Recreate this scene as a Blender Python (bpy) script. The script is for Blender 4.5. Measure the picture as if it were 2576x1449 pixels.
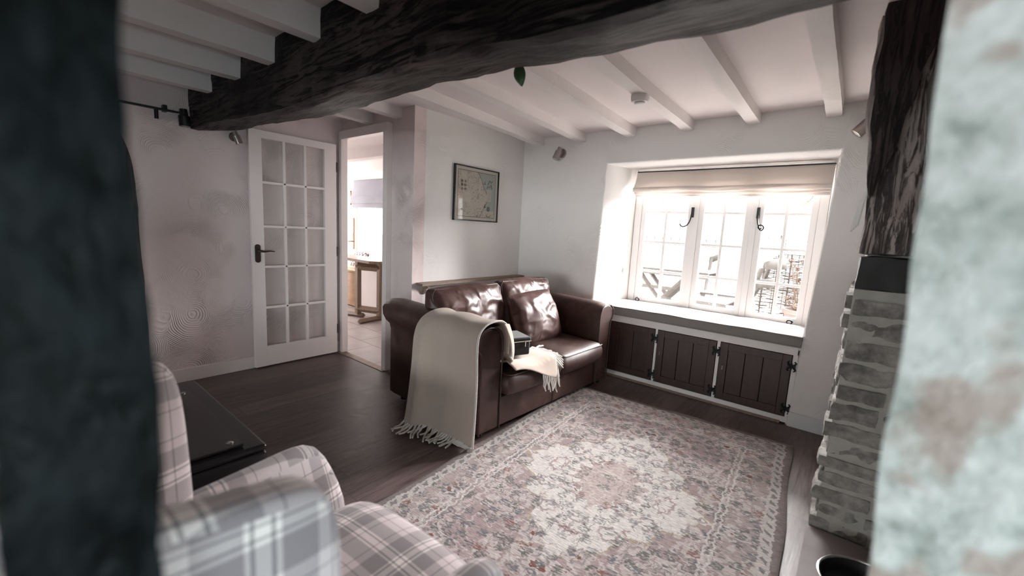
import bpy, bmesh, math, random
from mathutils import Vector, Matrix, noise

random.seed(7)
PI = math.pi
S = bpy.context.scene
C = S.collection
for o in list(bpy.data.objects):
    bpy.data.objects.remove(o)

# ------------------------------------------------------------------ camera
yaw, pitch, roll, F = -0.682239160, -0.139364145, -0.0523087388, 1058.82764
f = Vector((math.sin(yaw)*math.cos(pitch), math.cos(yaw)*math.cos(pitch), math.sin(pitch)))
r = Vector((math.cos(yaw), -math.sin(yaw), 0.0))
d = f.cross(r)
r2 = math.cos(roll)*r + math.sin(roll)*d
d2 = -math.sin(roll)*r + math.cos(roll)*d
cam = bpy.data.cameras.new('camera')
cam.sensor_width = 36.0
cam.lens = F/2576*36.0
cam.clip_start = 0.01
cam.dof.use_dof = True
cam.dof.focus_distance = 2.9
cam.dof.aperture_fstop = 1.7
co = bpy.data.objects.new('camera', cam)
C.objects.link(co)
m = Matrix((r2, -d2, -f)).transposed().to_4x4()
m.translation = Vector((0, 0, 1.3))
co.matrix_world = m
S.camera = co

# ------------------------------------------------------------------ world, lights, exposure
S.view_settings.view_transform = 'Standard'
S.view_settings.look = 'None'
S.view_settings.exposure = 0.64
S.view_settings.gamma = 1.0
S.view_settings.use_curve_mapping = False
S.cycles.use_denoising = True
S.cycles.max_bounces = 9
S.cycles.diffuse_bounces = 5
S.cycles.transparent_max_bounces = 16
S.cycles.sample_clamp_indirect = 6.0

w = bpy.data.worlds.new('overcast sky')
S.world = w
w.use_nodes = True
bg = w.node_tree.nodes['Background']
bg.inputs[0].default_value = (1.0, 0.985, 0.975, 1)
bg.inputs[1].default_value = 3.4

def area(name, loc, target, sx, sy, power, col, spread=180):
    l = bpy.data.lights.new(name, 'AREA')
    l.shape = 'RECTANGLE'; l.size = sx; l.size_y = sy
    l.energy = power; l.color = col; l.spread = math.radians(spread)
    o = bpy.data.objects.new(name, l); C.objects.link(o)
    o.location = loc
    o.rotation_euler = (Vector(target)-Vector(loc)).to_track_quat('-Z', 'Y').to_euler()
    return o
# daylight through the openings; the kitchen end and side ones are added fills
area('daylight_garden', (0.6, 10.0, 3.95), (-1.1, 3.5, 1.0), 10.0, 3.0, 10500, (1.0, 0.955, 0.957))
area('daylight_zenith', (-0.4, 6.6, 4.7), (-1.0, 3.6, 0.9), 5.0, 2.0, 1100, (1.0, 0.96, 0.96))
area('daylight_kitchen', (-6.2, 6.0, 2.9), (-5.4, 3.0, 0.6), 3.0, 1.6, 420, (1.0, 0.94, 0.94))
area('fill_kitchen_end', (-8.3, 3.1, 1.5), (-5.0, 3.1, 0.9), 1.2, 1.0, 75, (1.0, 0.95, 0.95))  # added fill through an invented end opening, brightens the kitchen
area('daylight_rear', (0.1, -7.3, 0.95), (-0.6, 3.5, 1.1), 7.4, 1.0, 235, (0.86, 0.97, 1.0))
area('fill_side', (2.0, -0.45, 0.86), (-0.6, 0.3, 0.68), 1.0, 0.4, 3.6, (0.76, 0.94, 1.0), 50)  # added cool fill from the right, aimed at the chair wing

# ------------------------------------------------------------------ material helpers
class NT:
    def __init__(s, name):
        s.m = bpy.data.materials.new(name); s.m.use_nodes = True
        s.t = s.m.node_tree; s.n = s.t.nodes; s.b = s.n['Principled BSDF']
        s.out = s.n['Material Output']
    def node(s, typ, **kw):
        nd = s.n.new(typ)
        for k, v in kw.items():
            if k.startswith('_'): nd.inputs[int(k[1:])].default_value = v
            else: setattr(nd, k, v)
        return nd
    def link(s, a, b): s.t.links.new(a, b)
    def coord(s, kind='Object', scale=(1, 1, 1), rot=(0, 0, 0)):
        tc = s.node('ShaderNodeTexCoord'); mp = s.node('ShaderNodeMapping')
        mp.inputs['Scale'].default_value = scale; mp.inputs['Rotation'].default_value = rot
        s.link(tc.outputs[kind], mp.inputs[0]); return mp.outputs[0]
    def noise(s, v, scale, detail=4, rough=.55, dist=0):
        nd = s.node('ShaderNodeTexNoise')
        nd.inputs['Scale'].default_value = scale; nd.inputs['Detail'].default_value = detail
        nd.inputs['Roughness'].default_value = rough; nd.inputs['Distortion'].default_value = dist
        s.link(v, nd.inputs['Vector']); return nd.outputs['Fac']
    def ramp(s, fac, stops, interp='LINEAR'):
        nd = s.node('ShaderNodeValToRGB'); cr = nd.color_ramp; cr.interpolation = interp
        while len(cr.elements) < len(stops): cr.elements.new(.5)
        for e, (p, c) in zip(cr.elements, stops):
            e.position = p
            e.color = (c, c, c, 1) if isinstance(c, (int, float)) else (*c, 1)
        s.link(fac, nd.inputs[0]); return nd.outputs[0]
    def math(s, op, a, b=None, c=None, clamp=False):
        nd = s.node('ShaderNodeMath', operation=op, use_clamp=clamp)
        for i, x in enumerate((a, b, c)):
            if x is None: continue
            if isinstance(x, (int, float)): nd.inputs[i].default_value = x
            else: s.link(x, nd.inputs[i])
        return nd.outputs[0]
    def mix(s, fac, a, b, mode='MIX'):
        nd = s.node('ShaderNodeMix', data_type='RGBA', blend_type=mode)
        for i, x in ((0, fac), (6, a), (7, b)):
            if isinstance(x, (int, float)): nd.inputs[i].default_value = x
            elif isinstance(x, tuple): nd.inputs[i].default_value = (*x, 1)
            else: s.link(x, nd.inputs[i])
        return nd.outputs[2]
    def bump(s, h, strength=.3, dist=.01, prev=None):
        nd = s.node('ShaderNodeBump'); nd.inputs['Strength'].default_value = strength
        nd.inputs['Distance'].default_value = dist
        s.link(h, nd.inputs['Height'])
        if prev is not None: s.link(prev, nd.inputs['Normal'])
        s.link(nd.outputs[0], s.b.inputs['Normal']); return nd.outputs[0]
    def set(s, col=None, rough=None, metal=None, spec=None):
        if col is not None:
            if isinstance(col, tuple): s.b.inputs['Base Color'].default_value = (*col, 1)
            else: s.link(col, s.b.inputs['Base Color'])
        if rough is not None:
            if isinstance(rough, (int, float)): s.b.inputs['Roughness'].default_value = rough
            else: s.link(rough, s.b.inputs['Roughness'])
        if metal is not None: s.b.inputs['Metallic'].default_value = metal
        if spec is not None: s.b.inputs['Specular IOR Level'].default_value = spec
        return s.m

def simple(name, col, rough=.5, metal=0, nscale=30, var=.12, bump=0, spec=.5):
    t = NT(name); v = t.coord()
    nz = t.noise(v, nscale)
    c = t.mix(nz, tuple(x*(1-var) for x in col), tuple(min(1, x*(1+var)) for x in col))
    t.set(c, rough, metal, spec)
    if bump: t.bump(nz, bump, .004)
    return t.m

def plaster(name, col, swirl=.5):
    t = NT(name); v = t.coord()
    wob = t.noise(v, 2.5, 2)
    vo = t.node('ShaderNodeTexVoronoi'); vo.inputs['Scale'].default_value = 3.1
    vo.inputs['Randomness'].default_value = 1.0
    vadd = t.node('ShaderNodeVectorMath', operation='ADD'); vs = t.node('ShaderNodeVectorMath', operation='SCALE')
    nz = t.node('ShaderNodeTexNoise'); nz.inputs['Scale'].default_value = 3.0; t.link(v, nz.inputs['Vector'])
    t.link(nz.outputs['Color'], vs.inputs[0]); vs.inputs['Scale'].default_value = .12
    t.link(v, vadd.inputs[0]); t.link(vs.outputs[0], vadd.inputs[1]); t.link(vadd.outputs[0], vo.inputs['Vector'])
    ring = t.math('SINE', t.math('MULTIPLY', vo.outputs['Distance'], 190))
    ring = t.math('POWER', t.math('MULTIPLY_ADD', ring, .5, .5), 2.0)
    mask = t.ramp(t.noise(v, 3.3, 3), [(.5, 0), (.64, 1)])
    h = t.math('MULTIPLY', ring, mask)
    fine = t.noise(v, 26, 5)
    h2 = t.math('MULTIPLY_ADD', fine, .35, t.math('MULTIPLY', h, swirl))
    t.set(t.mix(wob, tuple(x*.95 for x in col), col), .88, spec=.2)
    t.bump(h2, .8, .007)
    return t.m

M = {}
M['plaster'] = plaster('plaster_white', (.84, .815, .795), .3)
M['plaster_left'] = plaster('plaster_shade_tint', (.80, .68, .67), .9)  # copy of the white plaster, mauve of the shaded side put into its colour
M['ceiling'] = simple('ceiling_paint', (.82, .755, .75), .9, nscale=7, var=.03, bump=.15, spec=.15)
M['joist'] = simple('joist_paint', (.83, .785, .77), .75, nscale=9, var=.04, bump=.5, spec=.25)
M['white'] = simple('white_gloss_paint', (.82, .79, .775), .38, nscale=5, var=.03)
M['door_white'] = simple('door_paint', (.87, .79, .77), .42, nscale=5, var=.03)
M['grey_white'] = simple('skirting_paint', (.72, .72, .72), .5, nscale=6, var=.04)
M['black_iron'] = simple('black_iron', (.012, .012, .013), .45, nscale=60, var=.3, bump=.2)
M['black_lacquer'] = simple('black_lacquer', (.008, .007, .008), .25, nscale=12, var=.2)
M['chrome'] = simple('brushed_steel', (.42, .38, .36), .28, metal=1, nscale=80, var=.1)
M['bright_chrome'] = simple('bright_chrome', (.75, .74, .74), .15, metal=1, nscale=50, var=.05)
M['bronze'] = simple('dark_bronze', (.06, .045, .042), .35, metal=.6, nscale=40, var=.2)
M['lens'] = simple('lamp_lens', (.75, .73, .7), .25, nscale=30, var=.05)
M['blind'] = None

def wood(name, c1, c2, rough=.45, scale=(1, 1, 1), gscale=9, bump=.15, streak=(1, 14, 14)):
    t = NT(name); v = t.coord(scale=tuple(a*b for a, b in zip(scale, streak)))
    n1 = t.noise(v, gscale*.35, 6, .62, .6)
    n2 = t.noise(v, gscale*1.6, 4, .6)
    fac = t.math('MULTIPLY_ADD', n2, .35, t.math('MULTIPLY', n1, .75))
    t.set(t.ramp(fac, [(.3, c1), (.72, c2)]), rough)
    t.bump(fac, bump, .004)
    return t.m
M['pine'] = wood('pine_wood', (.30, .17, .09), (.50, .33, .20), .5)
M['table_wood'] = wood('oak_table_wood', (.12, .075, .048), (.27, .185, .13), .42, streak=(14, 14, 1))
M['shelf_wood'] = wood('shelf_wood', (.13, .085, .062), (.30, .215, .165), .5, streak=(14, 1, 14))
M['cab_wood'] = wood('dark_stained_wood', (.030, .015, .013), (.062, .032, .028), .42, streak=(14, 14, 1))
M['teak'] = wood('weathered_teak', (.017, .0145, .012), (.034, .029, .025), .8, streak=(5, 5, 5))
M['willow'] = simple('willow_rods', (.03, .021, .016), .85, nscale=20, var=.4)

def old_timber(name, c1, c2, c3, axis=0, rough=.42):
    t = NT(name)
    sc = [26, 26, 26]; sc[axis] = 2.2
    v = t.coord(scale=tuple(sc)); g = t.coord()
    n1 = t.noise(v, 1.0, 8, .68, 1.4)
    n2 = t.noise(g, 2.6, 5, .6)
    crack = t.ramp(n1, [(.42, 0), (.5, 1)])
    worn = t.ramp(t.math('MULTIPLY_ADD', n2, .6, t.math('MULTIPLY', n1, .45)), [(.5, 0), (.66, 1)])
    base = t.mix(n1, c1, c2)
    col = t.mix(t.math('MULTIPLY', worn, .7), base, c3)
    col = t.mix(crack, tuple(x*.35 for x in c1), col)
    t.set(col, t.ramp(n2, [(.3, rough), (.7, rough+.25)]))
    h = t.math('MULTIPLY_ADD', n1, .8, t.math('MULTIPLY', crack, .5))
    t.bump(h, .9, .012)
    return t.m
M['beam'] = old_timber('blackened_oak_beam', (.010, .007, .007), (.028, .02, .02), (.15, .118, .115), 0)
def dull(mm, k):
    mm.node_tree.nodes['Principled BSDF'].inputs['Specular IOR Level'].default_value = k
    return mm
def post_mat():
    t = NT('glossy_black_post'); v = t.coord(scale=(1, 1, .6))
    n = t.noise(v, 42, 5, .6, .6); n2 = t.noise(v, 16, 3)
    k = t.ramp(t.math('MULTIPLY_ADD', n2, .6, t.math('MULTIPLY', n, .5)), [(.54, 0), (.70, 1)])
    t.set(t.mix(k, (.0035, .0045, .005), (.016, .022, .024)), t.ramp(n, [(.3, .25), (.7, .6)]), spec=.1)  # blue-grey patches paint the post's bluish highlights into its colour
    t.bump(n, .9, .006); return t.m
M['post'] = post_mat()
dull(M['beam'], .2)
M['grey_timber'] = old_timber('weathered_grey_timber', (.20, .165, .155), (.46, .39, .365), (.62, .54, .51), 2, .75)
M['brown_timber'] = old_timber('dark_brown_timber', (.022, .015, .014), (.05, .034, .032), (.09, .066, .06), 2, .6)

def floor_mat():
    t = NT('dark_laminate_planks')
    v = t.coord()
    sx = t.node('ShaderNodeSeparateXYZ'); t.link(v, sx.inputs[0])
    px = t.math('DIVIDE', sx.outputs[0], .185)
    row = t.math('FLOOR', px); fx = t.math('FRACT', px)
    off = t.math('FRACT', t.math('MULTIPLY', t.math('SINE', t.math('MULTIPLY', row, 12.9898)), 43758.5))
    py = t.math('ADD', t.math('DIVIDE', sx.outputs[1], 1.22), off)
    fy = t.math('FRACT', py)
    rnd = t.node('ShaderNodeTexWhiteNoise', noise_dimensions='2D')
    cmb = t.node('ShaderNodeCombineXYZ'); t.link(row, cmb.inputs[0]); t.link(t.math('FLOOR', py), cmb.inputs[1])
    t.link(cmb.outputs[0], rnd.inputs['Vector'])
    cmb2 = t.node('ShaderNodeCombineXYZ')
    t.link(t.math('MULTIPLY', sx.outputs[0], 22), cmb2.inputs[0]); t.link(t.math('MULTIPLY', sx.outputs[1], 1.7), cmb2.inputs[1])
    t.link(t.math('MULTIPLY', rnd.outputs['Value'], 30), cmb2.inputs[2])
    g = t.noise(cmb2.outputs[0], 1.0, 7, .66, 1.6)
    g2 = t.noise(cmb2.outputs[0], 5.0, 4, .6)
    fac = t.math('MULTIPLY_ADD', g2, .3, t.math('MULTIPLY', g, .8))
    fac = t.math('MULTIPLY_ADD', t.math('SUBTRACT', rnd.outputs['Value'], .5), .12, fac)
    col = t.ramp(fac, [(.30, (.018, .010, .009)), (.47, (.06, .039, .036)), (.58, (.11, .077, .072)), (.74, (.17, .125, .118))])
    ex = t.math('MINIMUM', fx, t.math('SUBTRACT', 1, fx)); ey = t.math('MINIMUM', fy, t.math('SUBTRACT', 1, fy))
    gap = t.math('MAXIMUM', t.math('LESS_THAN', ex, .008), t.math('LESS_THAN', ey, .0014))
    col = t.mix(t.math('MULTIPLY', gap, .6), col, (.008, .005, .005))
    t.set(col, t.ramp(g, [(.3, .33), (.7, .5)]))
    t.bump(t.math('SUBTRACT', fac, t.math('MULTIPLY', gap, .5)), .22, .003)
    return t.m
M['floor'] = floor_mat()

def tile_mat():
    t = NT('kitchen_flagstones'); v = t.coord(rot=(0, 0, .02))
    br = t.node('ShaderNodeTexBrick', offset=.5)
    br.inputs['Color1'].default_value = (.36, .30, .29, 1); br.inputs['Color2'].default_value = (.44, .385, .37, 1)
    br.inputs['Mortar'].default_value = (.13, .105, .10, 1); br.inputs['Scale'].default_value = 1
    br.inputs['Mortar Size'].default_value = .008; br.inputs['Brick Width'].default_value = .52; br.inputs['Row Height'].default_value = .34
    t.link(v, br.inputs['Vector'])
    n = t.noise(v, 5, 5)
    t.set(t.mix(.35, br.outputs['Color'], t.ramp(n, [(.3, (.24, .20, .195)), (.7, (.5, .45, .43))])), .38)
    t.bump(br.outputs['Fac'], -.3, .004)
    return t.m
M['tiles'] = tile_mat()

def leather_mat():
    t = NT('brown_leather'); v = t.coord()
    n = t.noise(v, 4.5, 5, .6, .5); n2 = t.noise(v, 60, 3)
    vo = t.node('ShaderNodeTexVoronoi', feature='DISTANCE_TO_EDGE'); vo.inputs['Scale'].default_value = 190
    t.link(v, vo.inputs['Vector'])
    col = t.ramp(n, [(.3, (.026, .012, .010)), (.55, (.054, .027, .0215)), (.78, (.105, .06, .048))])
    t.set(col, t.ramp(n2, [(.3, .38), (.7, .52)]), spec=.4)
    h = t.math('MULTIPLY_ADD', t.math('MINIMUM', vo.outputs[0], .12), 1.0, t.math('MULTIPLY', n, .8))
    t.bump(h, .22, .006)
    return t.m
M['leather'] = leather_mat()
def leather2():
    t = NT('crumpled_brown_leather'); v = t.coord()
    n = t.noise(v, 5, 5, .6, .5)
    rg = t.node('ShaderNodeTexNoise', noise_type='RIDGED_MULTIFRACTAL'); rg.inputs['Scale'].default_value = 8.5
    rg.inputs['Detail'].default_value = 3; rg.inputs['Distortion'].default_value = 1.1
    t.link(v, rg.inputs['Vector'])
    col = t.ramp(n, [(.3, (.040, .018, .015)), (.55, (.07, .034, .029)), (.78, (.12, .068, .058))])
    t.set(col, .40, spec=.35)
    t.bump(t.math('MULTIPLY', rg.outputs['Fac'], 1.0), .6, .02)
    return t.m
M['leather_soft'] = leather2()
M['piping'] = simple('leather_piping', (.035, .016, .013), .4, nscale=40, var=.2)

def weave_mat(name, c1, c2, sc, rough=.95, herring=True, bump=.4):
    t = NT(name); v = t.coord('UV')
    sx = t.node('ShaderNodeSeparateXYZ'); t.link(v, sx.inputs[0])
    zig = t.math('PINGPONG', t.math('MULTIPLY', sx.outputs[0], sc), 6.0)
    st = t.math('FRACT', t.math('ADD', t.math('MULTIPLY', sx.outputs[1], sc), zig))
    stripe = t.math('PINGPONG', st, .5)
    n = t.noise(v, sc*1.2, 3)
    n2 = t.noise(v, 9, 4)
    fac = t.math('MULTIPLY_ADD', stripe, .9, t.math('MULTIPLY', n, .55))
    col = t.ramp(fac, [(.22, c1), (.75, c2)])
    col = t.mix(t.math('MULTIPLY', n2, .25), col, c1)
    t.set(col, rough, spec=.1)
    t.b.inputs['Sheen Weight'].default_value = .25
    t.bump(fac, bump, .002)
    return t.m
M['throw'] = weave_mat('herringbone_wool', (.235, .18, .148), (.65, .55, .475), 300)
M['throw_edge'] = simple('cream_wool_fringe', (.60, .565, .53), .95, nscale=90, var=.2, bump=.3, spec=.1)
M['grey_fabric'] = weave_mat('grey_seat_fabric', (.17, .155, .15), (.36, .335, .325), 420, bump=.2)
def translucent(mm, k, col):
    nt = mm.node_tree; pr = nt.nodes['Principled BSDF']; ou = nt.nodes['Material Output']
    tl = nt.nodes.new('ShaderNodeBsdfTranslucent'); tl.inputs[0].default_value = (*col, 1)
    mx = nt.nodes.new('ShaderNodeMixShader'); mx.inputs[0].default_value = k
    nt.links.new(pr.outputs[0], mx.inputs[1]); nt.links.new(tl.outputs[0], mx.inputs[2]); nt.links.new(mx.outputs[0], ou.inputs[0])
    return mm
M['linen'] = weave_mat('beige_linen_blind', (.62, .56, .52), (.74, .68, .64), 500, bump=.1)
translucent(M['linen'], .3, (.62, .56, .52))
M['slate_fabric'] = weave_mat('slate_blue_fabric', (.16, .16, .185), (.23, .23, .26), 400, bump=.1)
M['bag_fabric'] = weave_mat('black_nylon', (.004, .004, .0045), (.013, .013, .014), 700, rough=.6, bump=.2)

def plaid_mat():
    t = NT('tartan_wool'); v = t.coord('UV')
    sx = t.node('ShaderNodeSeparateXYZ'); t.link(v, sx.inputs[0])
    base, band, dark, cream = (.60, .54, .54), (.21, .175, .19), (.10, .085, .095), (.74, .69, .67)
    def stripes(u, off):
        fr = t.math('FRACT', t.math('ADD', t.math('DIVIDE', u, .235), off))
        return t.ramp(fr, [(0, base), (.10, dark), (.113, base), (.20, band), (.40, cream), (.425, dark), (.445, cream),
                           (.50, cream), (.515, dark), (.535, cream), (.56, band), (.74, base), (.83, dark), (.843, base)], 'CONSTANT')
    a = stripes(sx.outputs[0], .15); b = stripes(sx.outputs[1], .4)
    n = t.noise(v, 420, 3)
    col = t.mix(.5, a, b)
    mul = t.mix(.45, col, t.mix(1.0, a, b, 'MULTIPLY'))
    mul = t.mix(.28, t.mix(1.0, mul, (1.45, 1.42, 1.42), 'MULTIPLY'), t.mix(n, (.2, .19, .19), (.62, .6, .6)))
    t.set(mul, .92, spec=.15)
    t.b.inputs['Sheen Weight'].default_value = .2
    t.bump(n, .2, .002)
    return t.m
M['plaid'] = plaid_mat()
def check_mat():
    t = NT('gingham_check'); v = t.coord('UV', scale=(28, 28, 28))
    ck = t.node('ShaderNodeTexChecker'); ck.inputs['Scale'].default_value = 1
    ck.inputs['Color1'].default_value = (.8, .76, .72, 1); ck.inputs['Color2'].default_value = (.12, .115, .14, 1)
    t.link(v, ck.inputs[0]); t.set(ck.outputs[0], .9); return t.m
M['gingham'] = check_mat()

def rug_mat(hx, hy):
    t = NT('faded_oriental_rug'); v0 = t.coord()
    # woven irregularity
    nz = t.node('ShaderNodeTexNoise'); nz.inputs['Scale'].default_value = 28; nz.inputs['Detail'].default_value = 3
    t.link(t.coord(scale=(.55, 1.5, 1)), nz.inputs['Vector'])
    sub = t.node('ShaderNodeVectorMath', operation='SUBTRACT'); t.link(nz.outputs['Color'], sub.inputs[0]); sub.inputs[1].default_value = (.5, .5, .5)
    scl = t.node('ShaderNodeVectorMath', operation='SCALE'); t.link(sub.outputs[0], scl.inputs[0]); scl.inputs['Scale'].default_value = .05
    add = t.node('ShaderNodeVectorMath', operation='ADD'); t.link(v0, add.inputs[0]); t.link(scl.outputs[0], add.inputs[1])
    sx = t.node('ShaderNodeSeparateXYZ'); t.link(add.outputs[0], sx.inputs[0])
    s0 = t.node('ShaderNodeSeparateXYZ'); t.link(v0, s0.inputs[0])
    ax = t.math('ABSOLUTE', sx.outputs[0]); ay = t.math('ABSOLUTE', sx.outputs[1])
    sym = t.node('ShaderNodeCombineXYZ'); t.link(ax, sym.inputs[0]); t.link(ay, sym.inputs[1])
    V = sym.outputs[0]
    def flower(scale, thr, seed):
        vo = t.node('ShaderNodeTexVoronoi', voronoi_dimensions='2D'); vo.inputs['Scale'].default_value = scale
        off = t.node('ShaderNodeVectorMath', operation='ADD'); t.link(V, off.inputs[0]); off.inputs[1].default_value = (seed, seed*1.7, 0)
        t.link(off.outputs[0], vo.inputs['Vector'])
        df = t.node('ShaderNodeVectorMath', operation='SUBTRACT'); t.link(off.outputs[0], df.inputs[0]); t.link(vo.outputs['Position'], df.inputs[1])
        ds = t.node('ShaderNodeSeparateXYZ'); t.link(df.outputs[0], ds.inputs[0])
        ang = t.math('ARCTAN2', ds.outputs[1], ds.outputs[0])
        pet = t.math('MULTIPLY_ADD', t.math('COSINE', t.math('MULTIPLY', ang, 6)), .16, 1.0)
        rr = t.math('MULTIPLY', t.math('MULTIPLY', vo.outputs['Distance'], pet), 1.0)
        sc = t.node('ShaderNodeSeparateColor'); t.link(vo.outputs['Color'], sc.inputs[0])
        on = t.math('GREATER_THAN', sc.outputs[0], thr)
        return rr, on, sc.outputs[1]
    taupe, taupe2, ivory = (.31, .235, .23), (.44, .35, .34), (.68, .635, .605)
    green, rust, slate, gold = (.10, .115, .105), (.20, .085, .065), (.13, .145, .165), (.40, .33, .26)
    abr = t.noise(t.coord(scale=(1.0, 2.2, 1)), 3.2, 5)
    field = t.mix(abr, taupe, taupe2)
    # medallion (lobed lozenge)
    md = t.math('ADD', t.math('DIVIDE', ax, .50), t.math('DIVIDE', ay, .66))
    lob = t.math('MULTIPLY', t.math('SINE', t.math('MULTIPLY', t.math('ARCTAN2', ay, ax), 14)), .06)
    md = t.math('ADD', md, lob)
    col = t.mix(t.math('LESS_THAN', md, 1.04), field, gold)
    col = t.mix(t.math('LESS_THAN', md, 1.0), col, ivory)
    core = t.mix(t.noise(V, 14, 3), taupe2, (.55, .47, .44))
    col = t.mix(t.math('LESS_THAN', md, .42), col, core)
    inmed = t.math('LESS_THAN', md, 1.0)
    # borders
    ed = t.math('MINIMUM', t.math('SUBTRACT', hx, ax), t.math('SUBTRACT', hy, ay))
    bcol = t.mix(abr, (.33, .265, .25), (.46, .385, .365))
    inb = t.math('LESS_THAN', ed, .27)
    col = t.mix(inb, col, bcol)
    # big faded flowers with pale halo
    notm = t.math('SUBTRACT', 1, inmed)
    rr, on, rc = flower(7.0, .35, 3.1)
    hal = t.math('MULTIPLY', t.math('MULTIPLY', t.math('LESS_THAN', rr, .46), on), notm)
    col = t.mix(t.math('MULTIPLY', hal, .72), col, (.58, .515, .49))
    ring = t.math('MULTIPLY', t.math('MULTIPLY', t.math('LESS_THAN', t.math('ABSOLUTE', t.math('SUBTRACT', rr, .27)), .05), on), .75)
    petal = t.mix(rc, rust, slate)
    col = t.mix(ring, col, t.mix(.45, petal, taupe2))
    col = t.mix(t.math('MULTIPLY', t.math('MULTIPLY', t.math('LESS_THAN', rr, .1), on), t.math('GREATER_THAN', rc, .78)), col, rust)
    # small leaves, dark green and slate
    rr2, on2, rc2 = flower(15.0, .22, 7.7)
    lf = t.math('MULTIPLY', t.math('LESS_THAN', rr2, .38), on2)
    lf = t.math('MULTIPLY', lf, t.ramp(t.noise(t.coord(scale=(1, 2.6, 1)), 46, 3), [(.46, 0), (.52, 1)]))
    lcol = t.mix(t.math('GREATER_THAN', rc2, .86), t.mix(t.math('GREATER_THAN', rc2, .4), green, slate), rust)
    col = t.mix(t.math('MULTIPLY', lf, t.math('MULTIPLY_ADD', inmed, -.22, .86)), col, lcol)
    # pale scroll work
    sc = t.math('ABSOLUTE', t.math('SUBTRACT', t.noise(V, 11, 2, .5, .4), .5))
    vine = t.math('MULTIPLY', t.math('LESS_THAN', sc, .022), t.math('SUBTRACT', 1, lf))
    col = t.mix(t.math('MULTIPLY', vine, .6), col, (.62, .56, .53))
    vd = t.math('LESS_THAN', t.math('ABSOLUTE', t.math('SUBTRACT', t.noise(V, 9, 2, .5, .8), .42)), .009)
    col = t.mix(t.math('MULTIPLY', vd, .7), col, (.15, .13, .125))
    # border guard stripes
    def strip(a, b, c, k=1.0):
        nonlocal col
        on = t.math('MULTIPLY', t.math('GREATER_THAN', ed, a), t.math('LESS_THAN', ed, b))
        col = t.mix(t.math('MULTIPLY', on, k), col, c)
        return on
    strip(.235, .245, (.62, .57, .55), .9); strip(.262, .272, (.62, .57, .55), .9)
    g = strip(.035, .085, (.56, .51, .48), .9)
    along = t.math('ADD', sx.outputs[0], sx.outputs[1])
    dash = t.math('MULTIPLY', t.math('LESS_THAN', t.math('FRACT', t.math('MULTIPLY', along, 15)), .42),
                  t.math('MULTIPLY', t.math('GREATER_THAN', ed, .048), t.math('LESS_THAN', ed, .072)))
    col = t.mix(t.math('MULTIPLY', dash, .8), col, (.15, .14, .145))
    strip(-.1, .035, (.22, .175, .165), .85)
    # pile: streaks across the rug
    pile = t.noise(t.coord(scale=(.35, 2.4, 1)), 95, 4, .7)
    col = t.mix(1.0, col, t.ramp(pile, [(.28, .37), (.72, .92)]), 'MULTIPLY')
    t.set(col, .97, spec=.05)
    t.b.inputs['Sheen Weight'].default_value = .15
    t.bump(pile, .5, .006)
    return t.m

def glass_mat():
    t = NT('clear_glass')
    tr = t.node('ShaderNodeBsdfTransparent'); gl = t.node('ShaderNodeBsdfGlossy'); gl.inputs['Roughness'].default_value = .02
    lw = t.node('ShaderNodeLayerWeight'); lw.inputs['Blend'].default_value = .5
    fr = t.math('MULTIPLY_ADD', t.math('POWER', lw.outputs['Facing'], 5.0), .9, .035)
    nz = t.noise(t.coord(), 6, 2)
    tr.inputs[0].default_value = (.96, .97, .965, 1)
    mx = t.node('ShaderNodeMixShader'); t.link(t.math('MULTIPLY', fr, t.math('MULTIPLY_ADD', nz, .1, .95)), mx.inputs[0])
    t.link(tr.outputs[0], mx.inputs[1]); t.link(gl.outputs[0], mx.inputs[2])
    t.link(mx.outputs[0], t.out.inputs[0]); return t.m
M['glass'] = glass_mat()
M['black_glass'] = simple('smoked_black_glass', (.010, .008, .008), .10, nscale=3, var=.1)

def stone_mat():
    t = NT('grey_rubble_stone'); v = t.coord()
    n = t.noise(v, 9, 7, .65); n2 = t.noise(v, 34, 4)
    t.set(t.ramp(t.math('MULTIPLY_ADD', n2, .3, t.math('MULTIPLY', n, .8)), [(.30, (.07, .07, .068)), (.50, (.23, .22, .205)), (.70, (.45, .43, .40))]), .9, spec=.2)
    t.bump(t.math('ADD', n, n2), .8, .01)
    return t.m
M['stone'] = stone_mat()
M['mortar'] = simple('lime_mortar', (.46, .445, .41), .95, nscale=22, var=.25, bump=.8, spec=.1)
M['hearth'] = simple('hearth_slab', (.24, .205, .21), .8, nscale=7, var=.35, bump=.4)
def limewash():
    t = NT('limewashed_rubble'); v = t.coord()
    n = t.noise(v, 34, 5, .6); n2 = t.noise(v, 13, 3)
    col = t.ramp(t.math('MULTIPLY_ADD', n2, .5, t.math('MULTIPLY', n, .55)), [(.36, (.30, .335, .31)), (.48, (.55, .585, .555)), (.56, (.66, .685, .66)), (.68, (.80, .82, .80))])
    rust = t.ramp(t.noise(v, 15, 2, .4), [(.60, 0), (.66, 1)])
    col = t.mix(t.math('MULTIPLY', rust, .55), col, (.36, .21, .16))
    t.set(col, .95, spec=.1); t.bump(t.math('ADD', n, n2), .8, .012)
    return t.m
M['limewash'] = limewash()
M['terracotta'] = simple('pale_terracotta', (.085, .06, .054), .9, nscale=12, var=.2)
M['dry_leaf'] = simple('dried_flowerheads', (.06, .04, .028), .9, nscale=14, var=.5)
M['leaf'] = simple('green_leaf', (.05, .12, .04), .5, nscale=20, var=.3)
M['pale_leaf'] = simple('pale_green_leaf', (.15, .21, .05), .5, nscale=20, var=.2)
M['paving'] = simple('pale_paving', (.30, .29, .275), .9, nscale=3, var=.1)
M['rail'] = simple('pale_grey_rail', (.05, .048, .047), .6, nscale=8, var=.1)
M['gilt'] = simple('gilt_frame', (.34, .24, .13), .5, nscale=20, var=.2)
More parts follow.
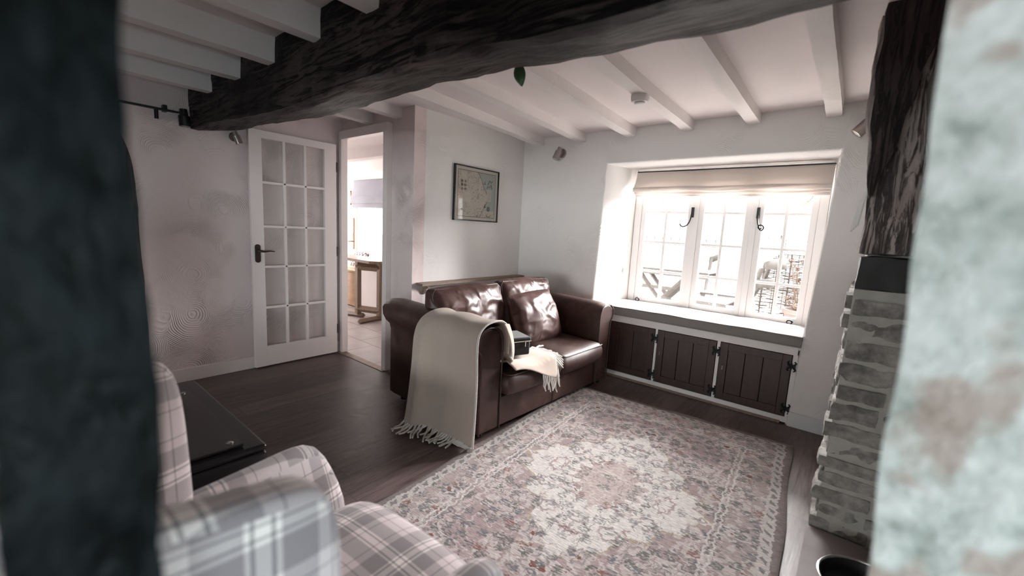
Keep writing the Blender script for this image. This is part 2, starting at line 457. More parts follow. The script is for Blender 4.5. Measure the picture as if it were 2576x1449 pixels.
M['paper'] = simple('white_paper', (.8, .78, .74), .8, nscale=10, var=.03)
M['fir'] = simple('soot_black_wood', (.010, .008, .007), .6, nscale=30, var=.5, bump=.5)

def map_mat():
    t = NT('antique_map_print'); v = t.coord('UV')
    sx = t.node('ShaderNodeSeparateXYZ'); t.link(v, sx.inputs[0])
    u, y = sx.outputs[0], sx.outputs[1]
    paper = t.mix(t.noise(v, 5, 3), (.55, .47, .41), (.62, .545, .48))
    # coast: sea on the right, two lobes
    wob = t.math('MULTIPLY', t.math('SUBTRACT', t.noise(v, 7, 4), .5), .10)
    coast = t.math('ADD', t.math('MULTIPLY_ADD', t.math('ABSOLUTE', t.math('SUBTRACT', y, .45)), -.55, .78), wob)
    dsea = t.math('SUBTRACT', u, coast)
    sea = t.math('MULTIPLY', t.math('GREATER_THAN', dsea, 0), t.math('GREATER_THAN', y, .2))
    col = t.mix(t.math('MULTIPLY', sea, .85), paper, (.34, .37, .355))
    line = t.math('LESS_THAN', t.math('ABSOLUTE', dsea), .008)
    col = t.mix(t.math('MULTIPLY', line, .9), col, (.08, .10, .10))
    # lettering specks and rivers inland
    spk = t.ramp(t.noise(t.coord('UV', scale=(1, 2.2, 1)), 48, 2), [(.56, 0), (.62, 1)])
    land = t.math('SUBTRACT', 1, sea)
    col = t.mix(t.math('MULTIPLY', t.math('MULTIPLY', spk, land), .6), col, (.16, .12, .10))
    riv = t.math('LESS_THAN', t.math('ABSOLUTE', t.math('SUBTRACT', t.noise(v, 8, 4, .6, 1.0), .5)), .012)
    col = t.mix(t.math('MULTIPLY', t.math('MULTIPLY', riv, land), .7), col, (.12, .10, .09))
    # margin and neat line
    e = t.math('MINIMUM', t.math('MINIMUM', u, t.math('SUBTRACT', 1, u)), t.math('MINIMUM', y, t.math('SUBTRACT', 1, y)))
    nl = t.math('MULTIPLY', t.math('GREATER_THAN', e, .06), t.math('LESS_THAN', e, .07))
    col = t.mix(nl, col, (.09, .07, .06))
    col = t.mix(t.math('LESS_THAN', e, .06), col, (.60, .535, .48))
    t.set(col, .7); return t.m
M['map'] = map_mat()
M['ink'] = simple('map_ink', (.13, .10, .085), .8, nscale=30, var=.2)
M['cartouche'] = simple('map_cartouche_paper', (.58, .51, .44), .8, nscale=20, var=.1)

# ------------------------------------------------------------------ mesh helpers
class MB:
    def __init__(s): s.b = bmesh.new(); s.mi = 0
    def _tag(s, vs):
        fs = set()
        for v in vs:
            for fc in v.link_faces: fs.add(fc)
        for fc in fs: fc.material_index = s.mi
    def box(s, x0, x1, y0, y1, z0, z1, bev=0, seg=2, mat=None):
        ret = bmesh.ops.create_cube(s.b, size=1)
        vs = ret['verts']
        for v in vs:
            v.co = Vector(((x0+x1)/2+v.co.x*(x1-x0), (y0+y1)/2+v.co.y*(y1-y0), (z0+z1)/2+v.co.z*(z1-z0)))
        if bev:
            es = list({e for v in vs for e in v.link_edges})
            g = bmesh.ops.bevel(s.b, geom=es, offset=bev, segments=seg, affect='EDGES', profile=.5)
            vs = list({v for fc in g['faces'] for v in fc.verts} | {v for v in vs if v.is_valid})
        if mat is not None: bmesh.ops.transform(s.b, matrix=mat, verts=vs)
        s._tag(vs); return s
    def tube(s, pts, rad, n=8, cap=True, closed=False):
        pts = [Vector(p) for p in pts]; N = len(pts)
        rads = rad if isinstance(rad, (list, tuple)) else [rad]*N
        rings = []; prev = None
        for i, p in enumerate(pts):
            if closed: tg = pts[(i+1) % N]-pts[i-1]
            else: tg = pts[min(i+1, N-1)]-pts[max(i-1, 0)]
            tg.normalize()
            if prev is None:
                up = Vector((0, 0, 1)) if abs(tg.z) < .9 else Vector((1, 0, 0))
                a = tg.cross(up).normalized()
            else:
                a = (prev - tg*prev.dot(tg))
                a = a.normalized() if a.length > 1e-6 else tg.orthogonal().normalized()
            prev = a; bb = tg.cross(a)
            rings.append([s.b.verts.new(p+(a*math.cos(2*PI*k/n)+bb*math.sin(2*PI*k/n))*rads[i]) for k in range(n)])
        L = N if closed else N-1
        for i in range(L):
            A, B = rings[i], rings[(i+1) % N]
            for k in range(n):
                fc = s.b.faces.new((A[k], A[(k+1) % n], B[(k+1) % n], B[k])); fc.material_index = s.mi
        if cap and not closed:
            for R_ in (rings[0][::-1], rings[-1]):
                fc = s.b.faces.new(R_); fc.material_index = s.mi
        return s
    def cyl(s, p0, p1, r0, r1=None, n=20):
        return s.tube([p0, p1], [r0, r0 if r1 is None else r1], n)
    def lathe(s, prof, center=(0, 0, 0), n=24, axis=None):
        rings = []
        cx = Vector(center)
        q = Matrix.Identity(3) if axis is None else Vector(axis).to_track_quat('Z', 'Y').to_matrix()
        for (rr, z) in prof:
            rings.append([s.b.verts.new(cx+q@Vector((rr*math.cos(2*PI*k/n), rr*math.sin(2*PI*k/n), z))) for k in range(n)])
        for A, B in zip(rings, rings[1:]):
            for k in range(n):
                fc = s.b.faces.new((A[k], A[(k+1) % n], B[(k+1) % n], B[k])); fc.material_index = s.mi
        for R_ in (rings[0][::-1], rings[-1]):
            fc = s.b.faces.new(R_); fc.material_index = s.mi
        return s
    def prism(s, poly, fn0, fn1):
        """poly: list of 2D; fn0/fn1 map (a,b)->3D for both ends"""
        A = [s.b.verts.new(fn0(p)) for p in poly]; B = [s.b.verts.new(fn1(p)) for p in poly]
        n = len(poly)
        for k in range(n):
            fc = s.b.faces.new((A[k], A[(k+1) % n], B[(k+1) % n], B[k])); fc.material_index = s.mi
        for R_ in (A[::-1], B):
            fc = s.b.faces.new(R_); fc.material_index = s.mi
        return s
    def grid(s, fn, nu, nv, closed_u=False):
        G = [[s.b.verts.new(fn(i/nu, j/nv)) for j in range(nv+1)] for i in range(nu+(0 if closed_u else 1))]
        uv = s.b.loops.layers.uv.verify()
        for i in range(nu):
            for j in range(nv):
                i2 = (i+1) % len(G)
                fc = s.b.faces.new((G[i][j], G[i2][j], G[i2][j+1], G[i][j+1])); fc.material_index = s.mi
        return G
    def rough(s, x0, x1, y0, y1, z0, z1, res, amp, freq, seed=0, warp=None):
        bb = bmesh.new()
        nx, ny, nz = [max(1, int(round((b-a)/res))) for a, b in ((x0, x1), (y0, y1), (z0, z1))]
        cache = {}
        def V(i, j, k):
            key = (i, j, k)
            if key not in cache:
                p = Vector((x0+(x1-x0)*i/nx, y0+(y1-y0)*j/ny, z0+(z1-z0)*k/nz))
                c = Vector(((x0+x1)/2, (y0+y1)/2, (z0+z1)/2))
                nv = Vector(((-1 if i == 0 else 1 if i == nx else 0), (-1 if j == 0 else 1 if j == ny else 0), (-1 if k == 0 else 1 if k == nz else 0)))
                cnt = sum(1 for q in nv if q)
                if cnt > 1: nv = nv/cnt**.5*(1.0 if cnt == 2 else 1.2)
                q = p*freq+Vector((seed*3.1, seed*1.7, seed*.9))
                a = noise.noise(q)+.5*noise.noise(q*2.1)+.25*noise.noise(q*4.3)
                edge = -.25*amp*(cnt-1)
                p = p+nv*(amp*a+edge)
                if warp: p = Vector(warp(p))
                cache[key] = s.b.verts.new(p)
            return cache[key]
        def quad(a, b2, c, d_):
            fc = s.b.faces.new((V(*a), V(*b2), V(*c), V(*d_))); fc.material_index = s.mi
        for i in range(nx):
            for j in range(ny):
                quad((i, j, 0), (i, j+1, 0), (i+1, j+1, 0), (i+1, j, 0)); quad((i, j, nz), (i+1, j, nz), (i+1, j+1, nz), (i, j+1, nz))
        for i in range(nx):
            for k in range(nz):
                quad((i, 0, k), (i+1, 0, k), (i+1, 0, k+1), (i, 0, k+1)); quad((i, ny, k), (i, ny, k+1), (i+1, ny, k+1), (i+1, ny, k))
        for j in range(ny):
            for k in range(nz):
                quad((0, j, k), (0, j, k+1), (0, j+1, k+1), (0, j+1, k)); quad((nx, j, k), (nx, j+1, k), (nx, j+1, k+1), (nx, j, k+1))
        bb.free(); return s
    def cushion(s, mat, sx, sy, sz, n=12, edge=.45, p=3.0, wr=0, wf=9, seed=0, dent=0):
        """pillow-like block: half sizes sx, sy, sz (z = thickness), mat 4x4 placement"""
        cache = {}
        def V(i, j, k):
            key = (i, j, k)
            if key not in cache:
                a, b2, c = [2*q/n-1 for q in (i, j, k)]
                fa = 1-abs(a)**p; fb = 1-abs(b2)**p
                th = edge+(1-edge)*math.sqrt(max(fa*fb, 0))
                rc = 1-.05*(a*a*b2*b2)
                ro = .06*(c*c)*min(sz, .1)/.1
                x = a*(sx-ro*sx*.0)*rc; y = b2*sy*rc; z = c*sz*th
                # rounded vertical profile at the rim
                if abs(a) == 1 or abs(b2) == 1:
                    bulge = (1-c*c)*min(sz*edge*.55, .03)
                    if abs(a) == 1: x += math.copysign(bulge, a)
                    if abs(b2) == 1: y += math.copysign(bulge, b2)
                q = Vector((x, y, z))
                if wr:
                    t1 = Vector((x*wf*.6+seed, y*wf, seed*2.3+z*2))
                    rdg = 1-abs(noise.noise(t1))*2.2
                    rdg = max(0, rdg)**2
                    nn = noise.noise(Vector((x*wf*.4+seed, y*wf*.4, seed)))
                    q.z += math.copysign(wr*(rdg*.8+nn*1.2)*th, c) if abs(c) > .3 else 0
                cache[key] = s.b.verts.new(mat@q)
            return cache[key]
        def quad(a, b2, c, d_):
            fc = s.b.faces.new((V(*a), V(*b2), V(*c), V(*d_))); fc.material_index = s.mi
        for i in range(n):
            for j in range(n):
                quad((i, j, 0), (i, j+1, 0), (i+1, j+1, 0), (i+1, j, 0)); quad((i, j, n), (i+1, j, n), (i+1, j+1, n), (i, j+1, n))
                quad((i, 0, j), (i+1, 0, j), (i+1, 0, j+1), (i, 0, j+1)); quad((i, n, j), (i, n, j+1), (i+1, n, j+1), (i+1, n, j))
                quad((0, i, j), (0, i, j+1), (0, i+1, j+1), (0, i+1, j)); quad((n, i, j), (n, i+1, j), (n, i+1, j+1), (n, i, j+1))
        return s

def boxuv(me):
    """metric UVs from the dominant axis of each face"""
    uv = me.uv_layers.new(name='UVMap') if not me.uv_layers else me.uv_layers[0]
    for p in me.polygons:
        n = p.normal; ax = max(range(3), key=lambda k: abs(n[k]))
        for li in p.loop_indices:
            c = me.vertices[me.loops[li].vertex_index].co
            uv.data[li].uv = {0: (c.y, c.z), 1: (c.x, c.z), 2: (c.x, c.y)}[ax]

def obj(name, mb, mats, parent=None, smooth=35, uv=False, sub=0, solid=0):
    me = bpy.data.meshes.new(name)
    off = Vector((0, 0, 0))
    p = parent
    while p is not None:
        off += Vector(p.location); p = p.parent
    if off.length: bmesh.ops.translate(mb.b, verts=mb.b.verts, vec=-off)
    bmesh.ops.recalc_face_normals(mb.b, faces=mb.b.faces)
    mb.b.to_mesh(me); mb.b.free()
    for mm in (mats if isinstance(mats, (list, tuple)) else [mats]): me.materials.append(M[mm] if isinstance(mm, str) else mm)
    if smooth:
        me.shade_smooth(); me.set_sharp_from_angle(angle=math.radians(smooth))
    if uv: boxuv(me)
    o = bpy.data.objects.new(name, me); C.objects.link(o)
    if parent is not None: o.parent = parent
    if solid:
        md = o.modifiers.new('thickness', 'SOLIDIFY'); md.thickness = solid; md.offset = 0
    if smooth == 35 and not sub:
        md = o.modifiers.new('normals', 'WEIGHTED_NORMAL'); md.keep_sharp = True; md.weight = 100
    if sub:
        md = o.modifiers.new('smooth', 'SUBSURF'); md.levels = sub; md.render_levels = sub
    return o

def tag(o, label, cat, group=None, kind=None):
    o['label'] = label; o['category'] = cat
    if group: o['group'] = group
    if kind: o['kind'] = kind
    return o
def thing(name, label, cat, loc, group=None):
    o = bpy.data.objects.new(name, None); o.empty_display_size = .1; C.objects.link(o)
    o.location = loc
    return tag(o, label, cat, group)
def struct(name, mb, mats, label=None, cat=None, **kw):
    o = obj(name, mb, mats, **kw); o['kind'] = 'structure'
    if label: o['label'] = label; o['category'] = cat
    return o
def copy_tree(o, parent=None):
    c = o.copy(); C.objects.link(c)
    if parent is not None: c.parent = parent
    for ch in list(o.children): copy_tree(ch, c)
    return c

# ================================================================== THE SETTING
CZ = 2.21
def wallbox(mb, x0, x1, y0, y1, z0, z1): mb.box(x0, x1, y0, y1, z0, z1)

b = MB(); b.box(-4.1, 1.9, -1.4, 2.1, -.1, 0); b.box(-2.85, 1.9, 2.1, 4.1, -.1, 0)
struct('floor', b, 'floor', 'dark brown wood plank floor running towards the window wall', 'floor', smooth=0)
b = MB(); b.box(-8.0, -2.85, 2.1, 4.2, -.1, -.002)
struct('floor_kitchen', b, 'tiles', 'pale stone tiled floor seen through the open doorway', 'floor', smooth=0)
b = MB(); b.box(-3.86, -3.09, 2.06, 2.13, -.002, .006, .003)
struct('trim_1', b, 'shelf_wood', 'thin wooden threshold strip under the doorway', 'threshold')

b = MB(); b.box(-4.1, 1.9, -1.4, 4.6, CZ, CZ+.12)
struct('ceiling', b, 'ceiling', 'pinkish white plaster ceiling between the joists', 'ceiling', smooth=0)
b = MB(); b.box(-8.0, -2.95, 2.2, 4.3, 2.14, 2.2)
struct('ceiling_kitchen', b, 'ceiling', 'white kitchen ceiling beyond the doorway', 'ceiling', smooth=0)

# window wall (y = 3.53), opening x -1.85..-0.17 at the face, splayed to the frame at y = 4.05
WY, FY = 3.53, 4.02
ox0, ox1, oz0, oz1 = -1.85, -.172, .56, 1.92      # room side
fx0, fx1, fz0, fz1 = -1.76, -.215, .56, 1.93      # frame side
def xl(z): return -1.9035+.0335*z
def xr(z): return -.257+.0441*z
def leftp(z): return [(-2.95, WY), (xl(z)-.012, WY), (xl(z), WY+.012), (fx0, FY), (fx0, FY+.25), (-2.95, FY+.25)]
def rightp(z): return [(xr(z)+.012, WY), (.75, WY), (.75, FY+.25), (fx1, FY+.25), (fx1, FY), (xr(z), WY+.012)]
b = MB()
for pf in (leftp, rightp):
    A, B = pf(0), pf(CZ); zip_ = list(zip(A, B))
    b.prism(zip_, lambda p: Vector((p[0][0], p[0][1], 0)), lambda p: Vector((p[1][0], p[1][1], CZ)))
b.prism([(WY, oz1+.012), (WY, CZ), (FY+.25, CZ), (FY+.25, fz1), (FY, fz1), (WY+.012, oz1)], lambda p: Vector((xl(p[1])-.012, p[0], p[1])), lambda p: Vector((xr(p[1])+.012, p[0], p[1])))
b.box(fx0-.02, fx1+.02, FY-.06, FY+.25, 0, .575)
struct('wall_window', b, 'plaster', 'white textured plaster wall around the deep window recess', 'wall', smooth=60)

# map wall (x = -2.79) and the return beside the doorway
b = MB(); b.box(-2.95, -2.795, 2.25, WY, 0, CZ)
struct('wall_picture', b, 'plaster', 'white textured plaster wall carrying the framed map', 'wall', smooth=0)
b = MB(); b.box(-3.085, -2.795, 2.135, 2.25, 0, CZ); b.box(-4.1, -3.085, 2.135, 2.16, 2.115, CZ); b.box(-4.1, -3.862, 2.135, 2.16, 0, 2.115)
struct('wall_doorway', b, 'plaster_left', 'shade tinted plaster wall around the kitchen doorway', 'wall', smooth=0)
b = MB(); b.box(-4.1, -3.9, -1.4, 2.135, 0, CZ)
struct('wall_left', b, 'plaster_left', 'shade tinted left plaster wall with swirled trowel marks', 'wall', smooth=0)
b = MB(); b.box(-4.1, -2.6, -1.55, -1.4, 0, CZ); b.box(-2.6, 1.5, -1.55, -1.4, 1.5, CZ); b.box(1.5, 1.9, -1.55, -1.4, 0, CZ)
struct('wall_rear_baffle', b, 'stone', smooth=0)  # unseen; low opening shaped to keep rear light off the near ceiling
b = MB(); b.box(1.75, 1.9, -1.4, -.98, 0, CZ); b.box(1.75, 1.9, .08, .55, 0, CZ); b.box(1.75, 1.9, -.98, .08, 0, .62); b.box(1.75, 1.9, -.98, .08, 1.12, CZ)
struct('wall_right', b, 'stone', smooth=0)  # unseen; opening added for the side fill, dark stone limits bounce
b = MB(); b.box(-4.25, -4.1, -7.2, -1.4, 0, CZ); b.box(4.1, 4.25, -7.2, -1.4, 0, CZ); b.box(1.9, 4.1, -1.55, -1.4, 0, CZ)
b.box(-4.1, 4.1, -7.2, -7.05, 0, .42); b.box(-4.1, 4.1, -7.2, -7.05, 1.48, CZ); b.box(-4.1, -3.6, -7.2, -7.05, .42, 1.48); b.box(4.0, 4.1, -7.2, -7.05, .42, 1.48)
struct('wall_light_corridor', b, 'stone', smooth=0)  # unseen corridor added to shut out stray sky light from behind
b = MB(); b.box(-4.1, 4.1, -7.2, -1.4, -.1, 0)
struct('floor_light_corridor', b, 'floor', smooth=0)  # floor of the added light corridor
b = MB(); b.box(-4.1, 4.1, -7.2, -1.4, CZ, CZ+.1)
struct('ceiling_light_corridor', b, 'brown_timber', smooth=0)  # ceiling of the added light corridor
# kitchen shell
b = MB(); b.box(-8.0, -6.85, 4.0, 4.15, 0, 2.2); b.box(-6.85, -5.84, 4.0, 4.15, 0, .78); b.box(-6.85, -5.84, 4.0, 4.15, 1.75, 2.2); b.box(-5.84, -2.95, 4.0, 4.15, 0, 2.2)
struct('wall_kitchen', b, 'plaster', 'bright white kitchen wall with a window, seen through the doorway', 'wall', smooth=0)
b = MB(); b.box(-8.1, -4.1, 2.1, 2.2, 0, 2.25); b.box(-8.1, -7.9, 2.2, 2.5, 0, 2.2); b.box(-8.1, -7.9, 3.7, 4.15, 0, 2.2); b.box(-8.1, -7.9, 2.5, 3.7, 0, .95); b.box(-8.1, -7.9, 2.5, 3.7, 2.0, 2.2)
struct('wall_kitchen_end', b, 'plaster', smooth=0)  # end opening added to let the kitchen fill in

# baseboards
b = MB(); b.box(-3.9, -3.882, -1.4, 2.1, 0, .105, .004)
struct('baseboard_left', b, 'door_white', 'pale painted skirting board along the shaded left wall', 'skirting board')
b = MB(); b.box(-.245, .0, WY-.018, WY, 0, .105, .004)
struct('baseboard_window', b, 'grey_white', 'short pale grey skirting board right of the window seat', 'skirting board')
b = MB(); b.box(-2.797, -2.78, 2.12, WY, 0, .105, .004)
struct('baseboard_picture', b, 'door_white', 'skirting board behind the sofa', 'skirting board')

# ------------------------------------------------------------------ main window (three casements)
win = bpy.data.objects.new('window_1', None); C.objects.link(win); win.location = (-.98, 4.05, .66); win['kind'] = 'structure'
win['label'] = 'white cottage window with three casements of small panes'; win['category'] = 'window'
b = MB()
x0, x1, z0, z1 = -1.755, -.22, .575, 1.93
for (a, c_) in ((x0, x0+.065), (-1.205, -1.155), (-.735, -.69), (x1-.06, x1)): b.box(a, c_, 4.02, 4.12, z0, z1, .006)
b.box(x0+.003, x1-.003, 4.022, 4.118, z0, z0+.08, .006); b.box(x0+.003, x1-.003, 4.022, 4.118, z1-.07, z1, .006)
obj('window_frame', b, 'white', win)
for (a, c_) in ((-1.69, -1.205), (-1.155, -.735), (-.69, -.28)):
    sb = MB(); st = .045
    sb.box(a, a+st, 4.03, 4.085, .655, 1.86, .005); sb.box(c_-st, c_, 4.03, 4.085, .655, 1.86, .005)
    sb.box(a+.004, c_-.004, 4.0315, 4.0835, .656, .70, .005); sb.box(a+.004, c_-.004, 4.0315, 4.0835, 1.815, 1.859, .005)
    mx = (a+c_)/2
    sb.box(mx-.012, mx+.012, 4.040, 4.075, .68, 1.84, .005)
    for z in (.962, 1.247, 1.532): sb.box(a+.02, c_-.02, 4.042, 4.073, z-.011, z+.011, .005)
    so = obj('casement', sb, 'white', win)
    gb = MB(); gb.box(a+.03, c_-.03, 4.058, 4.062, .67, 1.845)
    obj('window_pane', gb, 'glass', so, smooth=0)
# monkey tail handles and stays
def monkey(xc, zc, flip, lone):
    hb = MB()
    hb.box(xc-.012, xc+.012, 4.005, 4.022, zc-.045, zc+.045, .003)
    pts = []
    for k in range(26):
        t_ = k/25
        if t_ < .45: pts.append((xc+flip*(.03*(t_/.45)**2), 3.995, zc-.02-.12*(t_/.45)))
        else:
            q = (t_-.45)/.55; a = -PI*.5+q*2.4*PI; rr = .028*(1-q*.72)
            pts.append((xc+flip*(.03+rr*math.cos(a)*1.0-.0+ .0), 3.995, zc-.118+.0+rr*math.sin(a)))
    if lone:
        pts = [(xc+flip*(.0+.075*(k/14)**1.8), 3.985, zc-.02-.11*math.sin(k/14*PI*.55)) for k in range(15)]
        pts += [(xc+flip*(.085), 3.985, zc-.122), (xc+flip*.095, 3.985, zc-.105)]
    hb.tube(pts, [.0075]*3+[.006]*(len(pts)-3), 8)
    obj('window_latch', hb, 'black_iron', win)
monkey(-1.205, 1.532, -1, True); monkey(-.682, 1.535, 1, False)
for xs in (-1.64, -.36):
    hb = MB(); hb.tube([(xs+.022*math.cos(a)*(1-.04*a), 4.0, .672+.018*math.sin(a)*(1-.04*a)) for a in [k*.35 for k in range(22)]], .005, 6)
    obj('window_stay', hb, 'black_iron', win)
# blind cord cleat on the left reveal
b = MB(); b.box(-1.795, -1.78, 3.92, 3.945, .93, .945, .003); b.tube([(-1.785, 3.935, .91), (-1.775, 3.93, .94), (-1.785, 3.925, .975)], .006, 8); b.tube([(-1.735, 3.96, 1.66), (-1.75, 3.955, 1.3), (-1.775, 3.935, .96)], .0022, 6)
tag(obj('blind_cord_cleat', b, 'paper'), 'small white cord cleat on the left window reveal', 'cleat')

# kitchen window
kw = bpy.data.objects.new('window_2', None); C.objects.link(kw); kw.location = (-6.1, 4.05, .8); kw['kind'] = 'structure'
kw['label'] = 'bright kitchen window below the grey blind'; kw['category'] = 'window'
b = MB()
for a in (-6.85, -6.375, -5.90): b.box(a, a+.06, 4.03, 4.1, .78, 1.75, .004)
b.box(-6.845, -5.845, 4.032, 4.098, .781, .84, .004); b.box(-6.845, -5.845, 4.032, 4.098, 1.69, 1.749, .004)
for z in (1.08, 1.38): b.box(-6.84, -5.85, 4.05, 4.08, z-.009, z+.009)
obj('window_frame', b, 'white', kw)
b = MB(); b.box(-6.8, -5.88, 4.063, 4.067, .82, 1.72)
obj('window_pane', b, 'glass', kw, smooth=0)
# window in the rear wall, behind the viewer
rw = bpy.data.objects.new('window_3', None); C.objects.link(rw); rw.location = (.9, -7.13, .42); rw['kind'] = 'structure'
b = MB()
for a in (-3.6, -1.8, 0, 1.9, 3.94): b.box(a, a+.06, -7.16, -7.10, .42, 1.48, .004)
b.box(-3.595, 3.995, -7.158, -7.102, .421, .48, .004); b.box(-3.595, 3.995, -7.158, -7.102, 1.42, 1.479, .004)
obj('window_frame', b, 'white', rw)

b = MB(); b.box(1.9, 12, -1.4, 3, -.1, -.02); b.box(3.2, 3.3, -1.38, 3, -.02, .55)
struct('ground_side_blocker', b, 'leaf', smooth=0)  # unseen, added to block sky light from below the side window
sw = bpy.data.objects.new('window_side_added', None); C.objects.link(sw); sw.location = (1.8, -.45, .62); sw['kind'] = 'structure'  # unseen window added for the side fill
b = MB()
for a in (-.98, -.475, .03): b.box(1.80, 1.85, a, a+.05, .62, 1.12, .004)
b.box(1.801, 1.849, -.975, .075, .621, .67, .004); b.box(1.801, 1.849, -.975, .075, 1.07, 1.119, .004)
obj('window_frame', b, 'white', sw)

# ------------------------------------------------------------------ doorway lining and glazed door
b = MB()
b.box(-3.862, -3.815, 2.085, 2.15, 0, 2.09, .006); b.box(-3.148, -3.088, 2.085, 2.16, 0, 2.09, .006)
b.box(-3.861, -3.089, 2.0865, 2.159, 2.035, 2.112, .006)
b.box(-3.145, -3.088, 2.16, 2.25, 0, 2.05)
struct('trim_2', b, 'door_white', 'white painted frame around the kitchen doorway', 'door frame')

door = bpy.data.objects.new('door_1', None); C.objects.link(door); door.location = (-3.85, 2.05, 0); door['kind'] = 'structure'
door['label'] = 'open white glazed door with fifteen small panes'; door['category'] = 'door'
DX0, DX1 = -3.872, -3.836
b = MB()
ya, yb, zt = 1.322, 2.05, 1.985
b.box(DX0, DX1, ya, 1.417, .012, zt, .004); b.box(DX0, DX1, 1.936, yb, .012, zt, .004)
b.box(DX0+.001, DX1-.001, 1.412, 1.94, .013, .186, .004); b.box(DX0+.001, DX1-.001, 1.412, 1.94, 1.922, zt-.001, .004)
for y in (1.591, 1.766): b.box(DX0+.003, DX1-.003, y-.011, y+.011, .18, 1.93, .005)
for z in (.525, .875, 1.214, 1.573): b.box(DX0+.003, DX1-.003, 1.41, 1.94, z-.011, z+.011, .005)
obj('door_leaf', b, 'door_white', door)
zs = [.186, .525, .875, 1.214, 1.573, 1.922]; ys = [1.417, 1.591, 1.766, 1.936]
for i in range(5):
    for j in range(3):
        g = MB(); g.box(-3.856, -3.852, ys[j]+.004, ys[j+1]-.004, zs[i]+.004, zs[i+1]-.004)
        obj('glass_pane', g, 'glass', door, smooth=0)
h = MB()
h.prism([(1.362+.021*math.cos(a), (1.045 if math.sin(a) >= 0 else .935)+.021*math.sin(a)) for a in [2*PI*k/24 for k in range(24)]], lambda p: Vector((-3.836, p[0], p[1])), lambda p: Vector((-3.826, p[0], p[1])))
h.tube([(-3.83, 1.362, 1.012), (-3.79, 1.362, 1.012), (-3.782, 1.372, 1.012), (-3.782, 1.40, 1.008), (-3.783, 1.44, 1.013), (-3.785, 1.475, 1.008)], [.011, .010, .010, .008, .006, .004], 10)
h.box(-3.90, -3.873, 1.345, 1.379, .93, 1.04, .006); h.tube([(-3.88, 1.36, .99), (-3.893, 1.36, .99), (-3.895, 1.40, .988)], .007, 8)
obj('door_handle', h, 'bronze', door)
for z in (.25, 1.0, 1.78):
    h = MB(); h.cyl((-3.838, 2.053, z-.045), (-3.838, 2.053, z+.045), .007, n=10)
    obj('hinge', h, 'bronze', door)

# ------------------------------------------------------------------ big dark beam and joists
def beam_warp(p):
    x, y, z = p
    lift = .035*((x+2.2)/2.0)**1 if False else 0
    zz = z
    if z < 2.05:
        t_ = (x+3.9)/4.0
        zz = z + (.055 - .085*t_) + .012*math.sin(x*3.1) + .22*(y-1.14)
        if abs(y-.97) < .04: zz += .015
    return (x, y + .012*math.sin(x*2.3+1), zz)
b = MB(); b.rough(-3.95, .2, .97, 1.31, 1.862, 2.215, .05, .014, 5, 2, beam_warp)
tag(obj('ceiling_beam', b, 'beam', smooth=50), 'massive blackened oak ceiling beam crossing the room', 'beam')

def joist(xf, xn, y0, y1, zb, wdt, label, group):
    jb = MB()
    def wp(p):
        x, y, z = p; t_ = (y-y0)/(y1-y0)
        return (x + xn + (xf-xn)*t_ + .003*math.sin(y*3+xf*7), y, z + (.003*math.sin(y*3.2+xf*3) if z < CZ-.02 else 0))
    jb.rough(-wdt/2, wdt/2, y0, y1, zb, CZ+.004, .045, .004, 6, xf*5, wp)
    return tag(obj('ceiling_joist', jb, 'joist', smooth=50), label, 'joist', group)
G1 = 'white joists between the beam and the window wall'
ords = ['rightmost, near the stone chimney', 'second from the stone chimney', 'third from the stone chimney, carrying the smoke alarm', 'fourth from the stone chimney', 'fifth from the stone chimney', 'sixth from the chimney, next to the map wall']
for i, (xf, xn) in enumerate([(-.24, -.215), (-.70, -.65), (-1.165, -1.075), (-1.632, -1.475), (-2.125, -1.92), (-2.59, -2.36)]):
    joist(xf, xn, 1.25, WY+.02, 2.135, .085, 'white painted joist on the window side, '+ords[i], G1)
for i, xf in enumerate([-3.0, -3.42]):
    joist(xf, xf+.06, 1.25, 2.16, 2.135, .085, 'white painted joist above the glazed door, '+['nearer the map wall', 'nearer the left wall'][i], 'white joists above the glazed door')
near = ['first at the top edge of the picture', 'second from the top of the picture', 'third from the top of the picture', 'fourth from the top of the picture', 'fifth, closest to the left wall']
for i, xf in enumerate([-1.52, -1.99, -2.49, -2.955, -3.42]):
    joist(xf, xf+.02, -1.39, 1.0, 2.085, .08, 'shaded joist before the dark beam, '+near[i], 'shaded joists on the near side of the beam')
for i, xf in enumerate([-1.03, -.55, -.08]):
    pass

# kitchen ceiling beams
for i, (y, lab) in enumerate([(2.75, 'nearest the doorway'), (3.45, 'nearest the kitchen window')]):
    b = MB(); b.rough(-7.9, -3.0, y, y+.14, 2.02, 2.142, .1, .005, 5, i)
    tag(obj('kitchen_beam', b, 'joist', smooth=50), 'white painted kitchen ceiling beam '+lab, 'beam', 'kitchen ceiling beams')

# ------------------------------------------------------------------ fireplace masonry on the right
b = MB()
b.mi = 1; b.box(.004, .62, 2.279, WY-.002, 0, 1.125); b.box(.03, .62, 2.40, WY-.002, 1.1, CZ-.001)
b.mi = 0
z = .0; k = 0
rs = random.Random(5)
lefts = [-.03, -.012, -.032, -.02, -.03, -.006, -.028, -.012, -.004, -.012, .002, .008, .004, .014]
while z < 1.09:
    hgt = rs.uniform(.055, .095)
    if z+hgt > 1.11: hgt = 1.11-z
    x = lefts[k % len(lefts)]+.006
    while x < .6:
        wd = rs.uniform(.12, .24)
        b.rough(x, min(x+wd, .62), 2.268+rs.uniform(0, .012), 2.45, z+.010, z+hgt-.002, .022, .010, 16, k*7+x*10)
        x += wd+.018
    # stones showing on the room face
    y = 2.46
    while y < WY-.02:
        ln = rs.uniform(.14, .28)
        b.rough(-.012+rs.uniform(-.012, .012), .12, y, min(y+ln, WY), z+.012, z+hgt-.004, .035, .008, 14, k*3+y*9)
        y += ln+.02
    z += hgt+.006; k += 1
